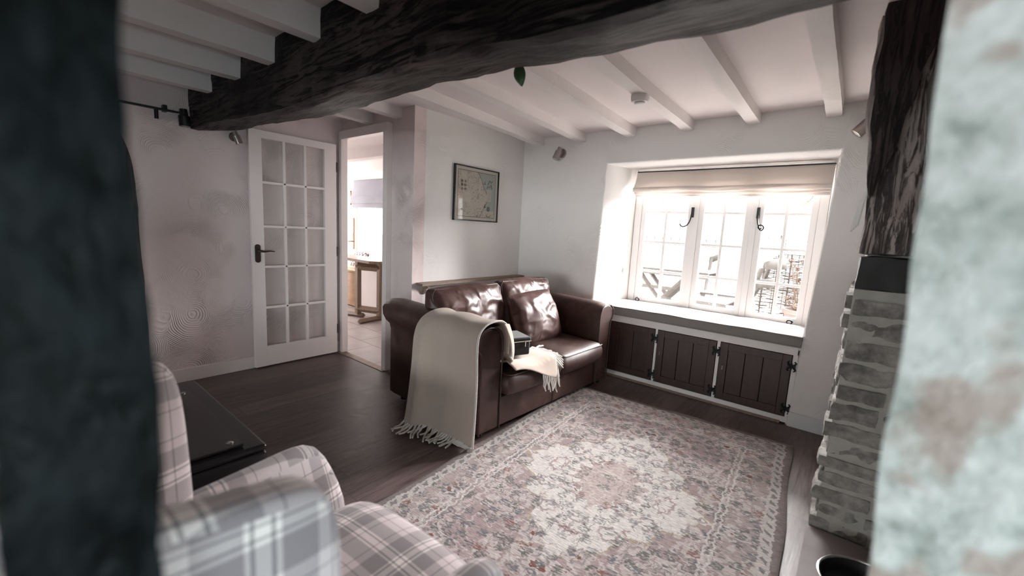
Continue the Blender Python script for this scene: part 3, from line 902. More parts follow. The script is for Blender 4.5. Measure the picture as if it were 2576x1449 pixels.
struct('wall_fireplace', b, ['stone', 'mortar'], 'dark rubble stone fireplace jamb with lime mortar courses', 'stone jamb', smooth=50)

b = MB(); b.rough(.006, .175, 2.262, 2.42, 1.128, 1.262, .02, .007, 12, 3)
tag(obj('charred_block', b, 'fir', smooth=50), 'charred black timber block between the stone jamb and weathered post', 'timber block')
def pw(p):
    x, y, z = p; t_ = (z-1.26)/.95
    return (x + (-.062*min(1, t_*1.5) + .012*math.sin(z*9)*(1-t_)) , y, z)
b = MB(); b.rough(.012, .19, 2.275, 2.42, 1.276, CZ-.002, .025, .010, 8, 4, pw)
tag(obj('timber_post', b, 'grey_timber', smooth=50), 'weathered grey brown timber post standing on the stone fireplace jamb', 'post')
def pw2(p):
    x, y, z = p; t_ = (z-1.8)/.4
    return (x+.012*math.sin(t_*PI), y, z)
b = MB(); b.rough(-.052, .09, 2.445, 2.60, 1.86, CZ-.002, .03, .006, 8, 9, pw2)
tag(obj('beam_stub', b, 'brown_timber', smooth=50), 'dark brown timber stub hanging from the ceiling behind the weathered post', 'timber')
# dark timber knee in front of the post, running up to the ceiling towards the viewer
KL = [(1.50, -.004, .012), (1.60, -.012, .036), (1.72, -.022, .062), (1.89, -.037, .088), (2.05, -.036, .115), (2.21, -.032, .150)]
def pk(p):
    x, y, z = p
    for (za, la, ra_), (zb, lb, rb_) in zip(KL, KL[1:]):
        if z <= zb+.01:
            q = (z-za)/(zb-za); l = la+(lb-la)*q; r_ = ra_+(rb_-ra_)*q; break
    return (l+(r_-l)*x*5+.004*math.sin(z*31), y, z)
b = MB(); b.rough(0, .2, 2.18, 2.252, 1.50, CZ-.002, .025, .010, 10, 6, pk)
tag(obj('timber_knee', b, 'brown_timber', smooth=50), 'rough dark timber knee fixed against the weathered post below the ceiling', 'timber')
# little tassel
b = MB()
for q in range(4):
    b.tube([(-.002, 2.25, 1.545), (-.012-.004*q, 2.235+.006*q, 1.47), (-.02-.006*q, 2.23+.008*q, 1.385-.008*q)], [.0035, .004, .005], 6)
tag(obj('hanging_tassel', b, 'paper'), 'small pale tassel hanging from the weathered post', 'tassel')

def prw(p):
    x, y, z = p
    k = max(0, 1-(x-.03)/.4)
    return (x+k*(.14*(y-.5)+.004*math.sin(z*16)+.006*math.sin(z*7.3+.5)), y, z)
b = MB(); b.rough(.036, 1.76, .50, .95, 0, CZ-.002, .04, .010, 6, 8, prw)
struct('wall_pier', b, 'limewash', 'blurred limewashed stone wall at the right edge of the view', 'stone wall', smooth=60)
b = MB(); b.box(.62, .8, .9, WY, 0, CZ)
struct('wall_chimney_back', b, 'stone', smooth=0)
b = MB(); b.rough(-.028, .63, .96, 2.262, .0, .03, .06, .003, 6, 1)
tag(obj('hearth_slab', b, 'hearth', smooth=50), 'worn purplish stone hearth slab beside the rug', 'hearth')
# black coal pan with a pale metal rim
t = thing('coal_pan', 'black coal pan with a pale metal rim on the hearth slab', 'pan', (.18, 1.90, .031))
b = MB(); pr = [(.10, .031), (.135, .04), (.15, .085), (.145, .085), (.13, .046), (.02, .042)]
b.lathe(pr, (.18, 1.90, 0), 32); obj('pan_body', b, 'black_iron', t)
b = MB(); b.tube([(.18+.148*math.cos(a), 1.90+.148*math.sin(a), .087) for a in [2*PI*k/40 for k in range(40)]], .006, 8, closed=True); obj('rim', b, 'bright_chrome', t)

# ------------------------------------------------------------------ foreground post on the left
def fp(p):
    x, y, z = p
    return (x, y+.002*math.sin(z*17), z)
b = MB(); b.rough(-.345, -.295, -.012, .0495, 0, CZ-.002, .016, .0035, 26, 3, fp)
tag(obj('foreground_post', b, 'post', smooth=50), 'blurred glossy black timber post at the left edge of the view', 'post')
# dark bowed upright against the left wall
def bow(p):
    x, y, z = p
    top = max(0, (z-1.35)/.42)
    return (x, y-.06*min(1.2, top)**3+.018*(1-z/1.75), z)
b = MB(); b.rough(-3.60, -3.52, .30, .572, 0, 1.76, .05, .006, 5, 12, bow)
pa = obj('upright_panel', b, 'brown_timber', smooth=50)
tag(pa, 'tall dark wooden upright with a curved top behind the foreground post', 'timber')

# ================================================================== WINDOW SEAT
t = thing('window_seat_cabinet', 'white framed window seat cupboard with dark plank doors below the window', 'cabinet', (-.98, 3.7, 0))
b = MB()
b.box(-1.85, -.24, 3.53, 3.56, .515, .575, .003); b.box(-1.85, -.24, 3.53, 3.56, .012, .055, .003)
for (a, c_) in ((-1.85, -1.79), (-1.258, -1.238), (-.765, -.742), (-.266, -.236)): b.box(a, c_, 3.5315, 3.558, .05, .52, .002)
obj('face_frame', b, 'white', t)
b = MB(); b.box(-1.84, -.20, 3.54, 4.0, .555, .575); obj('seat_board', b, 'white', t)
b = MB(); b.box(-1.85, -.29, 3.522, 3.545, 0, .02, .002); obj('plinth_strip', b, 'shelf_wood', t)
b = MB(); b.box(-1.84, -.25, 3.60, 3.62, .02, .55); obj('back_board', b, 'cab_wood', t)
hx_ = []
for (a, c_) in ((-1.78, -1.262), (-1.234, -.769), (-.738, -.27)):
    db = MB(); y0, y1 = 3.527, 3.55; z0, z1 = .06, .511; st = .055
    db.box(a, a+st, y0, y1, z0, z1, .003); db.box(c_-st, c_, y0, y1, z0, z1, .003)
    db.box(a+st, c_-st, y0, y1, z0, z0+st, .003); db.box(a+st, c_-st, y0, y1, z1-st, z1, .003)
    n = 3; wd = (c_-a-2*st)/n
    for q in range(n): db.box(a+st+q*wd+.002, a+st+(q+1)*wd-.002, y0+.008, y1, z0+st, z1-st, .003)
    do = obj('cupboard_door', db, 'cab_wood', t)
    for z in (.435, .12):
        hb = MB()
        for sgn in (-1, 1):
            hb.tube([(c_+.004+sgn*.003, 3.521, z), (c_+.004+sgn*.018, 3.519, z+.012), (c_+.004+sgn*.026, 3.519, z+.026), (c_+.004+sgn*.016, 3.519, z+.036)], [.007, .008, .006, .005], 6)
            hb.tube([(c_+.004+sgn*.003, 3.521, z), (c_+.004+sgn*.018, 3.519, z-.012), (c_+.004+sgn*.026, 3.519, z-.026), (c_+.004+sgn*.016, 3.519, z-.036)], [.007, .008, .006, .005], 6)
            hb.box(c_+.004+sgn*.014-.011, c_+.004+sgn*.014+.011, 3.517, 3.526, z-.013, z+.013, .003)
        hb.cyl((c_+.004, 3.518, z-.022), (c_+.004, 3.518, z+.022), .005, n=8)
        obj('hinge', hb, 'black_iron', do)
    if a > -1.7:
        hb = MB()
        hb.tube([(a+.028+.009*math.cos(q), 3.522, .34+.009*math.sin(q)) for q in [2*PI*k/14 for k in range(14)]], .0018, 6, closed=True)
        for z in (.322, .312, .302): hb.cyl((a+.028, 3.527, z), (a+.028, 3.521, z), .0035, n=8)
        obj('screw_marks', hb, 'chrome', do)

# seat cushion: long grey pad
b = MB()
def seatpad():
    n = 34
    prof = [(3.512, .578), (3.508, .59), (3.508, .64), (3.514, .652), (3.56, .660), (3.8, .664), (4.0, .66), (4.012, .65), (4.012, .585), (4.0, .578)]
    def f_(u, v):
        k = v*(len(prof)-1); i = min(int(k), len(prof)-2); q = k-i
        y = prof[i][0]*(1-q)+prof[i+1][0]*q; z = prof[i][1]*(1-q)+prof[i+1][1]*q
        yy = (y-3.51)/.5
        xa = -1.875+.115*yy; xb = -.228+.006*yy
        x = xa+(xb-xa)*u
        z += (.0018*math.sin(x*9)+.0012*math.sin(x*21+1))*(1 if z > .62 else 0)
        return Vector((x, y, z))
    return f_
ff = seatpad()
G = b.grid(ff, 40, 27)
b.b.faces.new([G[0][j] for j in range(28)][::-1]); b.b.faces.new([G[-1][j] for j in range(28)])
b.tube([ff(k/40, 3/9.0)+Vector((0, -.002, .002)) for k in range(41)], .004, 6)
b.tube([ff(k/40, 1/9.0)+Vector((0, -.002, .0)) for k in range(41)], .0035, 6)
tag(obj('window_seat_cushion', b, 'grey_fabric', uv=True, smooth=50), 'long grey fabric cushion on the window seat', 'cushion')

# roman blinds
def roman(name, x0, x1, y, ztop, zmid, zbot, mat, label, folds, flare=.06):
    root = thing(name, label, 'blind', ((x0+x1)/2, y, ztop))
    b_ = MB()
    def sheet(u, v):
        x = x0+(x1-x0)*u
        z = ztop+(zmid-ztop)*v
        yy = y-.012-flare*v*v + .004*math.sin(x*9+v*3)
        wob = .004*math.sin(x*13)*v
        return Vector((x + (u-.5)*-.0, yy, z+wob))
    b_.grid(sheet, 40, 10)
    obj('blind_panel', b_, mat, root, uv=True, solid=.006)
    for q in range(folds):
        fb = MB(); zf = zmid+.014-(zmid-zbot)*q/folds; ht = (zmid-zbot)/folds*1.6
        dy = flare*(1-.22*q)
        def fold(u, v, zf=zf, ht=ht, dy=dy, q=q):
            x = x0+.004*q+(x1-x0-.008*q)*u
            a = -PI*.5+PI*v
            return Vector((x, y-.008-dy+.012*q-.012*math.cos(a)+.003*math.sin(x*11+q), zf-ht*.5-ht*.5*math.sin(a)*-1+.003*math.sin(x*8+q*2)))
        fb.grid(fold, 40, 8)
        obj('blind_fold', fb, mat, root, uv=True, solid=.004)
    rb = MB(); rb.box(x0, x1, y-.012, y+.02, ztop, ztop+.012); obj('head_rail', rb, 'black_iron', root)
    return root
roman('roman_blind', -1.735, -.212, 3.97, 1.893, 1.735, 1.668, 'linen', 'beige linen roman blind pulled up over the main window', 3, .07)
roman('roman_blind', -6.86, -5.78, 3.985, 1.975, 1.70, 1.55, 'slate_fabric', 'slate grey roman blind over the kitchen window beyond the doorway', 2, .05)

# ================================================================== THINGS ON THE WALLS
# framed map on the picture wall
t = thing('framed_map', 'thin black framed antique map on the white wall above the sofa', 'picture', (-2.79, 2.84, 1.59))
yA, yB, zA, zB = 2.553, 3.128, 1.352, 1.834
b = MB()
for bx in ((yA, yA+.011, zA, zB), (yB-.011, yB, zA, zB), (yA, yB, zA, zA+.011), (yA, yB, zB-.011, zB)): b.box(-2.793, -2.768, *bx, .002)
obj('frame', b, 'black_lacquer', t)
b = MB(); b.grid(lambda u, v: Vector((-2.779, yA+.008+(yB-yA-.016)*u, zA+.008+(zB-zA-.016)*v)), 1, 1)
po = obj('map_print', b, 'map', t, smooth=0)
uvl = po.data.uv_layers[0] if po.data.uv_layers else po.data.uv_layers.new(name='UVMap')
for li, lp in enumerate(po.data.loops):
    c_ = po.data.vertices[lp.vertex_index].co+Vector(t.location)
    uvl.data[li].uv = ((c_.y-yA-.008)/(yB-yA-.016), (c_.z-zA-.008)/(zB-zA-.016))
W_, H_ = yB-yA, zB-zA
def mp(u, v, off=0): return Vector((-2.7785+off, yA+W_*u, zA+H_*v))
b = MB()
def rect(bb, u0, u1, v0, v1, off): 
    bb.b.faces.new([bb.b.verts.new(mp(*q, off)) for q in ((u0, v0), (u1, v0), (u1, v1), (u0, v1))])
b.b.free()
for q in ((.72, .83, .40, .62), (.14, .26, .80, .89), (.22, .36, .36, .52)):
    b = MB(); rect(b, *q, .0012); obj('cartouche', b, 'cartouche', t, smooth=0)
def ink(nm):
    global b
    obj(nm, b, 'ink', t, smooth=0); b = MB()
b = MB()
for q in range(7): rect(b, .735, .815, .425+q*.027, .429+q*.027, .0016)
ink('scroll_text')
for q in range(2):
    for v0 in (.58, .65, .72):
        b.tube([mp(.16+q*.07+.022*math.cos(a), v0+.024*math.sin(a), .0016) for a in [2*PI*k/12 for k in range(12)]], .0012, 4, closed=True)
        rect(b, .148+q*.07, .172+q*.07, v0-.012, v0+.012, .0016); ink('shield')
b.tube([mp(.77+.035*math.cos(a), .25+.045*math.sin(a), .0016) for a in [2*PI*k/20 for k in range(20)]], .0016, 4, closed=True)
b.tube([mp(.77+.018*math.cos(a), .25+.023*math.sin(a), .0016) for a in [2*PI*k/16 for k in range(16)]], .003, 4, closed=True); ink('compass_rose')
for (u0, v0, sz) in ((.66, .73, .03), (.68, .29, .025)):
    b.tube([mp(u0-sz, v0, .0016), mp(u0-.6*sz, v0-.012, .0016), mp(u0+.6*sz, v0-.012, .0016), mp(u0+sz, v0, .0016)], .0022, 4)
    b.tube([mp(u0, v0-.01, .0016), mp(u0, v0+.05, .0016)], .0014, 4); b.tube([mp(u0+.012, v0, .0016), mp(u0+.012, v0+.035, .0016)], .0014, 4); ink('ship')
b.tube([mp(.72, .64, .0016), mp(.74, .69, .0016), mp(.78, .67, .0016), mp(.82, .72, .0016), mp(.84, .64, .0016)], .003, 4)
b.tube([mp(.74, .72, .0016), mp(.78, .80, .0016), mp(.82, .76, .0016), mp(.85, .80, .0016)], .003, 4); ink('coat_of_arms')
b.tube([mp(.72, .12, .0016), mp(.745, .10, .0016), mp(.775, .105, .0016), mp(.80, .10, .0016), mp(.825, .12, .0016)], .003, 4)
b.tube([mp(.72, .15, .0016), mp(.74, .11, .0016)], .002, 4); b.tube([mp(.83, .15, .0016), mp(.81, .11, .0016)], .002, 4)
ink('scale_bar')
b.b.free()
b = MB(); b.box(-2.7755, -2.7735, yA+.008, yB-.008, zA+.008, zB-.008); obj('glazing', b, 'glass', t, smooth=0)

# shelf behind the sofa
t = thing('wall_shelf', 'narrow rustic wooden shelf on the wall behind the sofa', 'shelf', (-2.75, 2.87, .81))
b = MB(); b.rough(-2.792, -2.70, 2.17, 3.52, .798, .82, .05, .002, 6, 2); obj('shelf_board', b, 'shelf_wood', t)
for y in (2.24, 3.30):
    b = MB(); b.prism([(0, 0), (.075, 0), (.07, -.02), (.035, -.035), (.015, -.075), (0, -.085)], lambda p, y=y: Vector((-2.792+p[0], y, .799+p[1])), lambda p, y=y: Vector((-2.792+p[0], y+.022, .799+p[1])))
    obj('bracket', b, 'shelf_wood', t, smooth=0)

# wall spotlights
def spot(loc, nrm, aim, label, group, scale=1.0):
    root = thing('wall_spotlight', label, 'spotlight', loc, group)
    n_ = Vector(nrm); L = Vector(loc); A = Vector(aim).normalized()
    b_ = MB(); b_.lathe([(.001, .0), (.043*scale, .0), (.043*scale, .012), (.036*scale, .018), (.001, .019)], L, 24, n_); obj('wall_plate', b_, 'chrome', root)
    k_ = L+n_*.075*scale
    b_ = MB(); b_.tube([L+n_*.012, L+n_*.05*scale, k_], .008*scale, 10); obj('arm', b_, 'chrome', root)
    b_ = MB(); b_.lathe([(.001, -.045*scale), (.021*scale, -.045*scale), (.021*scale, -.01*scale), (.031*scale, -.006*scale), (.031*scale, .072*scale), (.027*scale, .073*scale), (.027*scale, .066*scale), (.001, .066*scale)], k_, 24, A)
    hd = obj('lamp_head', b_, 'chrome', root)
    b_ = MB(); b_.lathe([(.001, .067*scale), (.0265*scale, .067*scale), (.0265*scale, .069*scale), (.001, .069*scale)], k_, 20, A); obj('lamp_lens', b_, 'lens', hd)
    return root
spot((-2.325, 3.529, 2.045), (0, -1, 0), (-.25, -.25, -.9), 'brushed steel wall spotlight left of the main window', None)
spot((-.055, 3.529, 2.055), (0, -1, 0), (-.62, -.1, -.72), 'brushed steel wall spotlight at the top right, half behind the weathered post', None, 1.15)
spot((-3.899, 1.24, 1.90), (1, 0, 0), (.1, .3, -.9), 'wall spotlight peeping out below the left end of the dark beam', None, .8)
# rail spotlight by the left wall
t = thing('spotlight_bar', 'dark spotlight bar high on the shaded left wall', 'spotlight', (-3.89, .7, 1.99))
b = MB(); b.box(-3.852, -3.836, .35, .86, 1.985, 2.0, .002); obj('bar', b, 'black_iron', t)
for y in (.80, .45):
    b = MB(); b.box(-3.9, -3.853, y, y+.025, 1.985, 2.03, .003); obj('wall_mount', b, 'black_iron', t)
for (y, sc_) in ((.905, 1.0),):
    b = MB(); b.lathe([(.001, -.06), (.022, -.06), (.025, -.02), (.034, -.012), (.034, .055), (.03, .056), (.03, .05), (.001, .05)], (-3.80, y, 1.955), 20, (0, .05, -1)); b.tube([(-3.845, .86, 1.992), (-3.81, y, 1.99)], .007, 8)
    ho = obj('lamp_head', b, 'black_iron', t)
    b = MB(); b.lathe([(.001, .051), (.0295, .051), (.0295, .053), (.001, .053)], (-3.80, y, 1.955), 20, (0, .05, -1)); obj('lamp_lens', b, 'lens', ho)
b = MB(); b.lathe([(.001, 0), (.012, 0), (.012, .06), (.001, .06)], (-3.844, .76, 1.925), 12); obj('lamp_head', b, 'black_iron', t)

# smoke alarm under the third joist
t = thing('smoke_alarm', 'round white smoke alarm on a ceiling joist', 'smoke alarm', (-1.133, 2.52, 2.128))
b = MB(); b.lathe([(.001, 2.136), (.052, 2.136), (.054, 2.128), (.053, 2.108), (.046, 2.094), (.001, 2.092)], (-1.133, 2.52, 0), 32); obj('alarm_body', b, 'white', t)
b = MB(); b.lathe([(.001, 2.0925), (.03, 2.0925), (.032, 2.086), (.026, 2.082), (.001, 2.081)], (-1.133, 2.52, 0), 32); obj('sounder_grille', b, 'grey_white', t)

# leaf hanging behind the beam
b = MB()
def leaf(u, v, L=.085, W=.033):
    a = (u-.5)*2; wv = W*math.sin(PI*min(1, v*.97+.03))**.75*(1-.25*v)
    return Vector((-1.125+a*wv+.012*v*v, 1.345+.008*a*a+.014*v, 1.945-.085*v))
b.grid(leaf, 8, 12); b.tube([(-1.125, 1.345, 1.945), (-1.12, 1.335, 1.985), (-1.115, 1.325, 2.02)], .002, 6)
tag(obj('hanging_leaf', b, 'leaf', solid=.0015), 'single green leaf hanging behind the dark beam', 'leaf')

# ================================================================== RUG
RX, RY = (-.865, 1.93), (.77, 1.17)
M['rug'] = rug_mat(RX[1]-RX[0] if False else .77, 1.17)
ra = math.radians(1.5)
b = MB()
def rugf(u, v):
    x = (u-.5)*2*.77; y = (v-.5)*2*1.17
    return Vector((x+.006*math.sin(y*7), y+.008*math.sin(x*6+1)+.006*math.sin(x*15), .009+.003*noise.noise(Vector((x*3, y*3, 0)))))
G = b.grid(rugf, 60, 90)
ro = obj('oriental_rug', b, 'rug', smooth=60)
md = ro.modifiers.new('pile', 'SOLIDIFY'); md.thickness = .009; md.offset = -1
ro.location = (-.855, 1.93, 0); ro.rotation_euler = (0, 0, math.radians(4.0))
tag(ro, 'faded pink and ivory oriental rug with a central medallion', 'rug')

# ================================================================== SOFA
P0 = Vector((-1.63, 1.75, 0)); an = math.radians(2.0)
U = Vector((math.sin(an), math.cos(an), 0)); Vb = Vector((-math.cos(an), math.sin(an), 0))
LS = 1.555
def SP(l, d_, z): return P0+U*l+Vb*d_+Vector((0, 0, z))
SM = Matrix.Translation(P0) @ Matrix(((U.x, Vb.x, 0, 0), (U.y, Vb.y, 0, 0), (0, 0, 1, 0), (0, 0, 0, 1)))   # local (l,d,z)
sofa = thing('leather_sofa', 'two seat brown leather sofa with rolled arms facing the rug', 'sofa', tuple(SP(.78, .45, 0)))
ap = [(.19, .05), (.19, .60), (.185, .65), (.165, .69), (.125, .715), (.07, .722), (.01, .71), (-.035, .675), (-.045, .63), (-.03, .59), (-.005, .565), (.0, .53), (.0, .05)]
def arm(side):
    b_ = MB()
    NS = 14; rings = []
    for i in range(NS+1):
        t_ = i/NS; d_ = .0+.96*t_
        e = min(t_, 1-t_)*NS
        shrink = 1 if 0 < i < NS else .93
        rise = .03*t_
        ring = []
        for (l, z) in ap:
            ll = .09+(l-.09)*shrink; zz = .05+(z-.05)*(1-(1-shrink)*.35)
            zz += rise*max(0, (z-.4)/.3)
            ll2 = ll if side < 0 else LS-ll
            back = .08*max(0, (z-.55)/.17) if t_ > .7 else 0
            ring.append(b_.b.verts.new(SP(ll2, d_+back*(t_-.7)/.3-(.012 if i == 0 else 0)*0, zz)))
        rings.append(ring)
    n = len(ap)
    for A, B in zip(rings, rings[1:]):
        for k_ in range(n): b_.b.faces.new((A[k_], A[(k_+1) % n], B[(k_+1) % n], B[k_]))
    b_.b.faces.new(rings[0]); b_.b.faces.new(rings[-1][::-1])
    ob = obj('armrest', b_, 'leather', sofa, smooth=50)
    md_ = ob.modifiers.new('edge', 'BEVEL'); md_.width = .012; md_.segments = 3; md_.limit_method = 'ANGLE'; md_.angle_limit = math.radians(50)
    pb = MB()
    pp = [SP((.09+(l-.09)*.95) if side < 0 else LS-(.09+(l-.09)*.95), -.003, .05+(z-.05)*.985) for (l, z) in ap]
    pb.tube(pp, .0055, 8); obj('piping', pb, 'piping', ob)
    return ob
arm(-1); arm(1)
# back frame with rolled top
b = MB()
bp_ = [(.66, .05), (.66, .60), (.70, .655), (.78, .685), (.87, .69), (.93, .66), (.945, .61), (.92, .57), (.90, .53), (.90, .05)]
b.prism(bp_, lambda p: SP(.02, p[0], p[1]), lambda p: SP(LS-.02, p[0], p[1]))
ob = obj('backrest', b, 'leather', sofa, smooth=50)
md = ob.modifiers.new('edge', 'BEVEL'); md.width = .015; md.segments = 3; md.limit_method = 'ANGLE'; md.angle_limit = math.radians(50)
# base
b = MB()
b.box(.19, LS/2-.001, .012, .70, .045, .245, .012, 3, SM); b.box(LS/2+.001, LS-.19, .012, .70, .045, .245, .012, 3, SM)
obj('base', b, 'leather', sofa)
for (l, d_) in ((.06, .06), (LS-.06, .06), (.06, .84), (LS-.06, .84)):
    b = MB(); p = SP(l, d_, 0); b.lathe([(.001, .013), (.028, .013), (.032, .056), (.001, .056)], (p.x, p.y, 0), 16); obj('foot', b, 'black_lacquer', sofa)
# seat cushions
for k_, (l0, l1) in enumerate(((.195, .775), (.78, 1.36))):
    b = MB()
    mt = SM @ Matrix.Translation(((l0+l1)/2, .30, .335))
    b.cushion(mt, (l1-l0)/2-.004, .355, .092, 14, .78, 4, .004, 6, k_*3+1)
    co_ = obj('seat_cushion', b, 'leather', sofa, smooth=60, sub=1)
    pb = MB(); zc = .335+.066
    pts = [SM @ Vector((l, d_, zc)) for (l, d_) in ((l0+.01, .3), (l0+.004, -.03), (l0+.02, -.058), (l0+.05, -.064), (l1-.05, -.064), (l1-.02, -.058), (l1-.004, -.03), (l1-.01, .3))]
    pb.tube(pts, .005, 8); obj('piping', pb, 'piping', co_)
# back cushions
for k_, (lc, hw, tl, rz_) in enumerate(((.42, .345, 14, .02), (1.07, .30, 12, -.04))):
    b = MB()
    mt = SM @ Matrix.Translation((lc, .565, .625+.015*k_)) @ Matrix.Rotation(rz_, 4, 'Z') @ Matrix.Rotation(math.radians(90-tl), 4, 'X')
    b.cushion(mt, hw, .235, .105, 26, .42, 2.8, .026, 9, k_*5+2)
    co_ = obj('back_cushion', b, 'leather_soft', sofa, smooth=60, sub=1)
    pb = MB()
    rc = .235*.985
    loop = [mt @ Vector((hw*a*.985, .235*c_*.985, .042)) for (a, c_) in ((-1, -.9), (-1, 0), (-1, .9), (-.93, 1), (0, 1.0), (.93, 1), (1, .9), (1, 0), (1, -.9))]
    pb.tube(loop, .0055, 8); obj('piping', pb, 'piping', co_)
# loose scatter cushion leaning against the right back cushion
b = MB()
mt = SM @ Matrix.Translation((.985, .375, .60)) @ Matrix.Rotation(-.05, 4, 'Z') @ Matrix.Rotation(math.radians(66), 4, 'X') @ Matrix.Rotation(.06, 4, 'Z')
b.cushion(mt, .255, .205, .09, 26, .22, 2.2, .024, 9, 21)
sc_o = obj('scatter_cushion', b, 'leather_soft', smooth=60, sub=1)
tag(sc_o, 'crumpled brown leather cushion leaning in the right corner of the sofa', 'cushion')

# ------------------------------------------------------------------ throw blanket
throw = thing('throw_blanket', 'grey brown herringbone wool throw draped over the near sofa arm', 'blanket', tuple(SP(.05, .2, 0)))
path = [(-.085, .030, 0), (-.075, .20, .15), (-.07, .42, .35), (-.075, .60, .55), (-.062, .69, .64), (-.01, .738, .72), (.07, .752, .8), (.14, .742, .86), (.195, .70, .9), (.215, .62, .95), (.218, .53, 1)]
def spl(pts, t_):
    n = len(pts)-1; k_ = min(int(t_*n), n-1); q = t_*n-k_
    p0, p1, p2, p3 = pts[max(k_-1, 0)], pts[k_], pts[k_+1], pts[min(k_+2, n)]
    return [.5*((2*b_)+(-a+c_)*q+(2*a-5*b_+4*c_-e)*q*q+(-a+3*b_-3*c_+e)*q**3) for a, b_, c_, e in zip(p0, p1, p2, p3)]
def tf(u, v):     # u along the drop (0 hem .. 1 inside), v across (0 front .. 1 back)
    l, z, _ = spl(path, u)
    d0 = -.055+.035*u; d1 = .50-.10*max(0, u-.3)
    if u > .55: d0 -= .0
    d_ = d0+(d1-d0)*v
    low = max(0, 1-u/.5)
    l -= .085*low*v*v + .012*math.sin(v*7+1)*low + .034*math.exp(-((v-.84)/.07)**2)*(low*.7+.3) + .012*math.exp(-((v-.45)/.09)**2)*low
    z += .006*math.sin(v*11+u*3)+.03*v*low*0
    if v > .8 and u < .5: pass
    return SP(l, d_, max(z, .030))
b = MB(); b.grid(tf, 44, 30)
me_o = obj('blanket_drop', b, 'throw', throw, smooth=60, solid=.009, sub=1)
# uv for weave
def uvgrid(o, nu, nv, su, sv):
    me = o.data; uv = me.uv_layers[0] if me.uv_layers else me.uv_layers.new(name='UVMap')
    for p in me.polygons:
        i, j = divmod(p.index, nv)
        cs = ((i, j), (i+1, j), (i+1, j+1), (i, j+1))
        vs_ = [me.loops[li].vertex_index for li in p.loop_indices]
        for li in p.loop_indices:
            vi = me.loops[li].vertex_index; a, c_ = divmod(vi, nv+1)
            uv.data[li].uv = (c_/nv*sv, a/nu*su)
uvgrid(me_o, 44, 30, 1.15, .55)
b = MB(); b.tube([tf(k_/40, 0.0)+Vector((.004, 0, 0)) for k_ in range(41)], .0065, 8); obj('blanket_selvedge', b, 'throw_edge', throw)
# loose fold hanging over the inner front of the arm
def ff2(u, v):
    # u 0..1 around the fold, v 0..1 down
    a = PI*1.05*u
    l = .135+.075*math.sin(a)*(1-.1*v)+.02*u
    d_ = -.03-.035*math.cos(a)*(.5+.8*v)+.05*u
    z = .735-.035*u-.20*v-.05*v*math.sin(a)
    return SP(l+.04*v, d_-.035*v*(1-v)*3, z)
b = MB(); b.grid(ff2, 20, 16)
o2 = obj('blanket_fold', b, 'throw', throw, smooth=60, solid=.009, sub=1); uvgrid(o2, 20, 16, .3, .25)
b = MB(); b.tube([ff2(1, k_/16) for k_ in range(17)]+[ff2(1-k_/20, 1) for k_ in range(1, 21)], .006, 8); obj('blanket_selvedge', b, 'throw_edge', throw)
# part lying on the seat and falling over its front edge
def seat_surf(l, d_):
    zt = .438
    fe = -.075
    if d_ > fe+.02: return (d_, zt+.004)
    ex = (fe+.02)-d_
    if ex < .03: return (fe+.02-ex*.8, zt+.004-ex*.35)
    return (fe-.012-.03*min(1, (ex-.03)/.1), zt-.008-(ex-.03))
def sf(u, v):   # u from arm towards the middle, v from front to back
    l = .225+.40*u + .05*u*v
    dF = -.085-.13*u**1.3; dB = .13+.12*u-.10*u*u
    d_ = dF+(dB-dF)*v
    dd, z = seat_surf(l, d_)
    z += .022*math.exp(-((v-.42+.12*u)/.16)**2)*(1-.6*u) + .012*math.exp(-((v-.8)/.12)**2) + .008*math.sin(u*6+v*5)
    return SP(l, dd, z+.006)
b = MB(); b.grid(sf, 26, 26)
o3 = obj('blanket_seat', b, 'throw', throw, smooth=60, solid=.010, sub=1); uvgrid(o3, 26, 26, .45, .35)
M['throw_pale'] = M['throw']
# fringe tassels
rt = random.Random(11)
for k_ in range(32):       # bottom hem, lying on the floor
    v = (k_+.5)/32
    p = tf(.0, v)
    dirx = rt.uniform(-.5, .9); ln = rt.uniform(.10, .16)
    out = -U*(.03+ln*.55)+(-Vb)*(dirx*ln*.7)
    if v < .25: out = -U*.02+(Vb)*(ln*.9)
    sag = max(p.z, .016)
    pts = [p+Vector((0, 0, .006)), p+out*.35+Vector((0, 0, .004*0)), p+out*.7+Vector((0, 0, 0)), p+out+(-Vb)*rt.uniform(-.02, .03)]
    pts = [Vector((q.x, q.y, max(.017+.004*rt.random(), q.z-(.012*i_)))) for i_, q in enumerate(pts)]
    fb = MB(); fb.tube(pts, [.0085, .0065, .006, .005], 7); obj('tassel', fb, 'throw_edge', throw)
for k_ in range(20):       # hem on the seat, hanging over the front
    v = (k_+.5)/20
    p = sf(1.0, v)
    ln = rt.uniform(.07, .10)
    q = []
    for i_ in range(5):
        s_ = i_/4*ln
        if p.z < .43: q.append(p+Vector((.004*i_, 0, -s_))+U*(.006*i_*rt.uniform(.3, 1)))
        else:
            l = .225+.40+.05*v+s_*.75; dF = -.085-.13; dB = .13+.12-.10
            d_ = dF+(dB-dF)*v - s_*.75
            dd, z = seat_surf(l, d_); q.append(SP(l, dd, z+.004))
    fb = MB(); fb.tube(q, [.0055, .005, .005, .0045, .004], 7); obj('tassel', fb, 'throw_edge', throw)
for k_ in range(8):        # front corner, hanging down
    u = .62+.38*(k_+.5)/8
    p = sf(u, 0.0); ln = rt.uniform(.07, .11)
    q = [p+Vector((.003*i_, 0, -ln*i_/4))+U*(.004*i_*rt.uniform(-1, 1)) for i_ in range(5)]
    fb = MB(); fb.tube(q, [.0055, .005, .005, .0045, .004], 7); obj('tassel', fb, 'throw_edge', throw)
b = MB(); p = SP(.60, .12, .452)
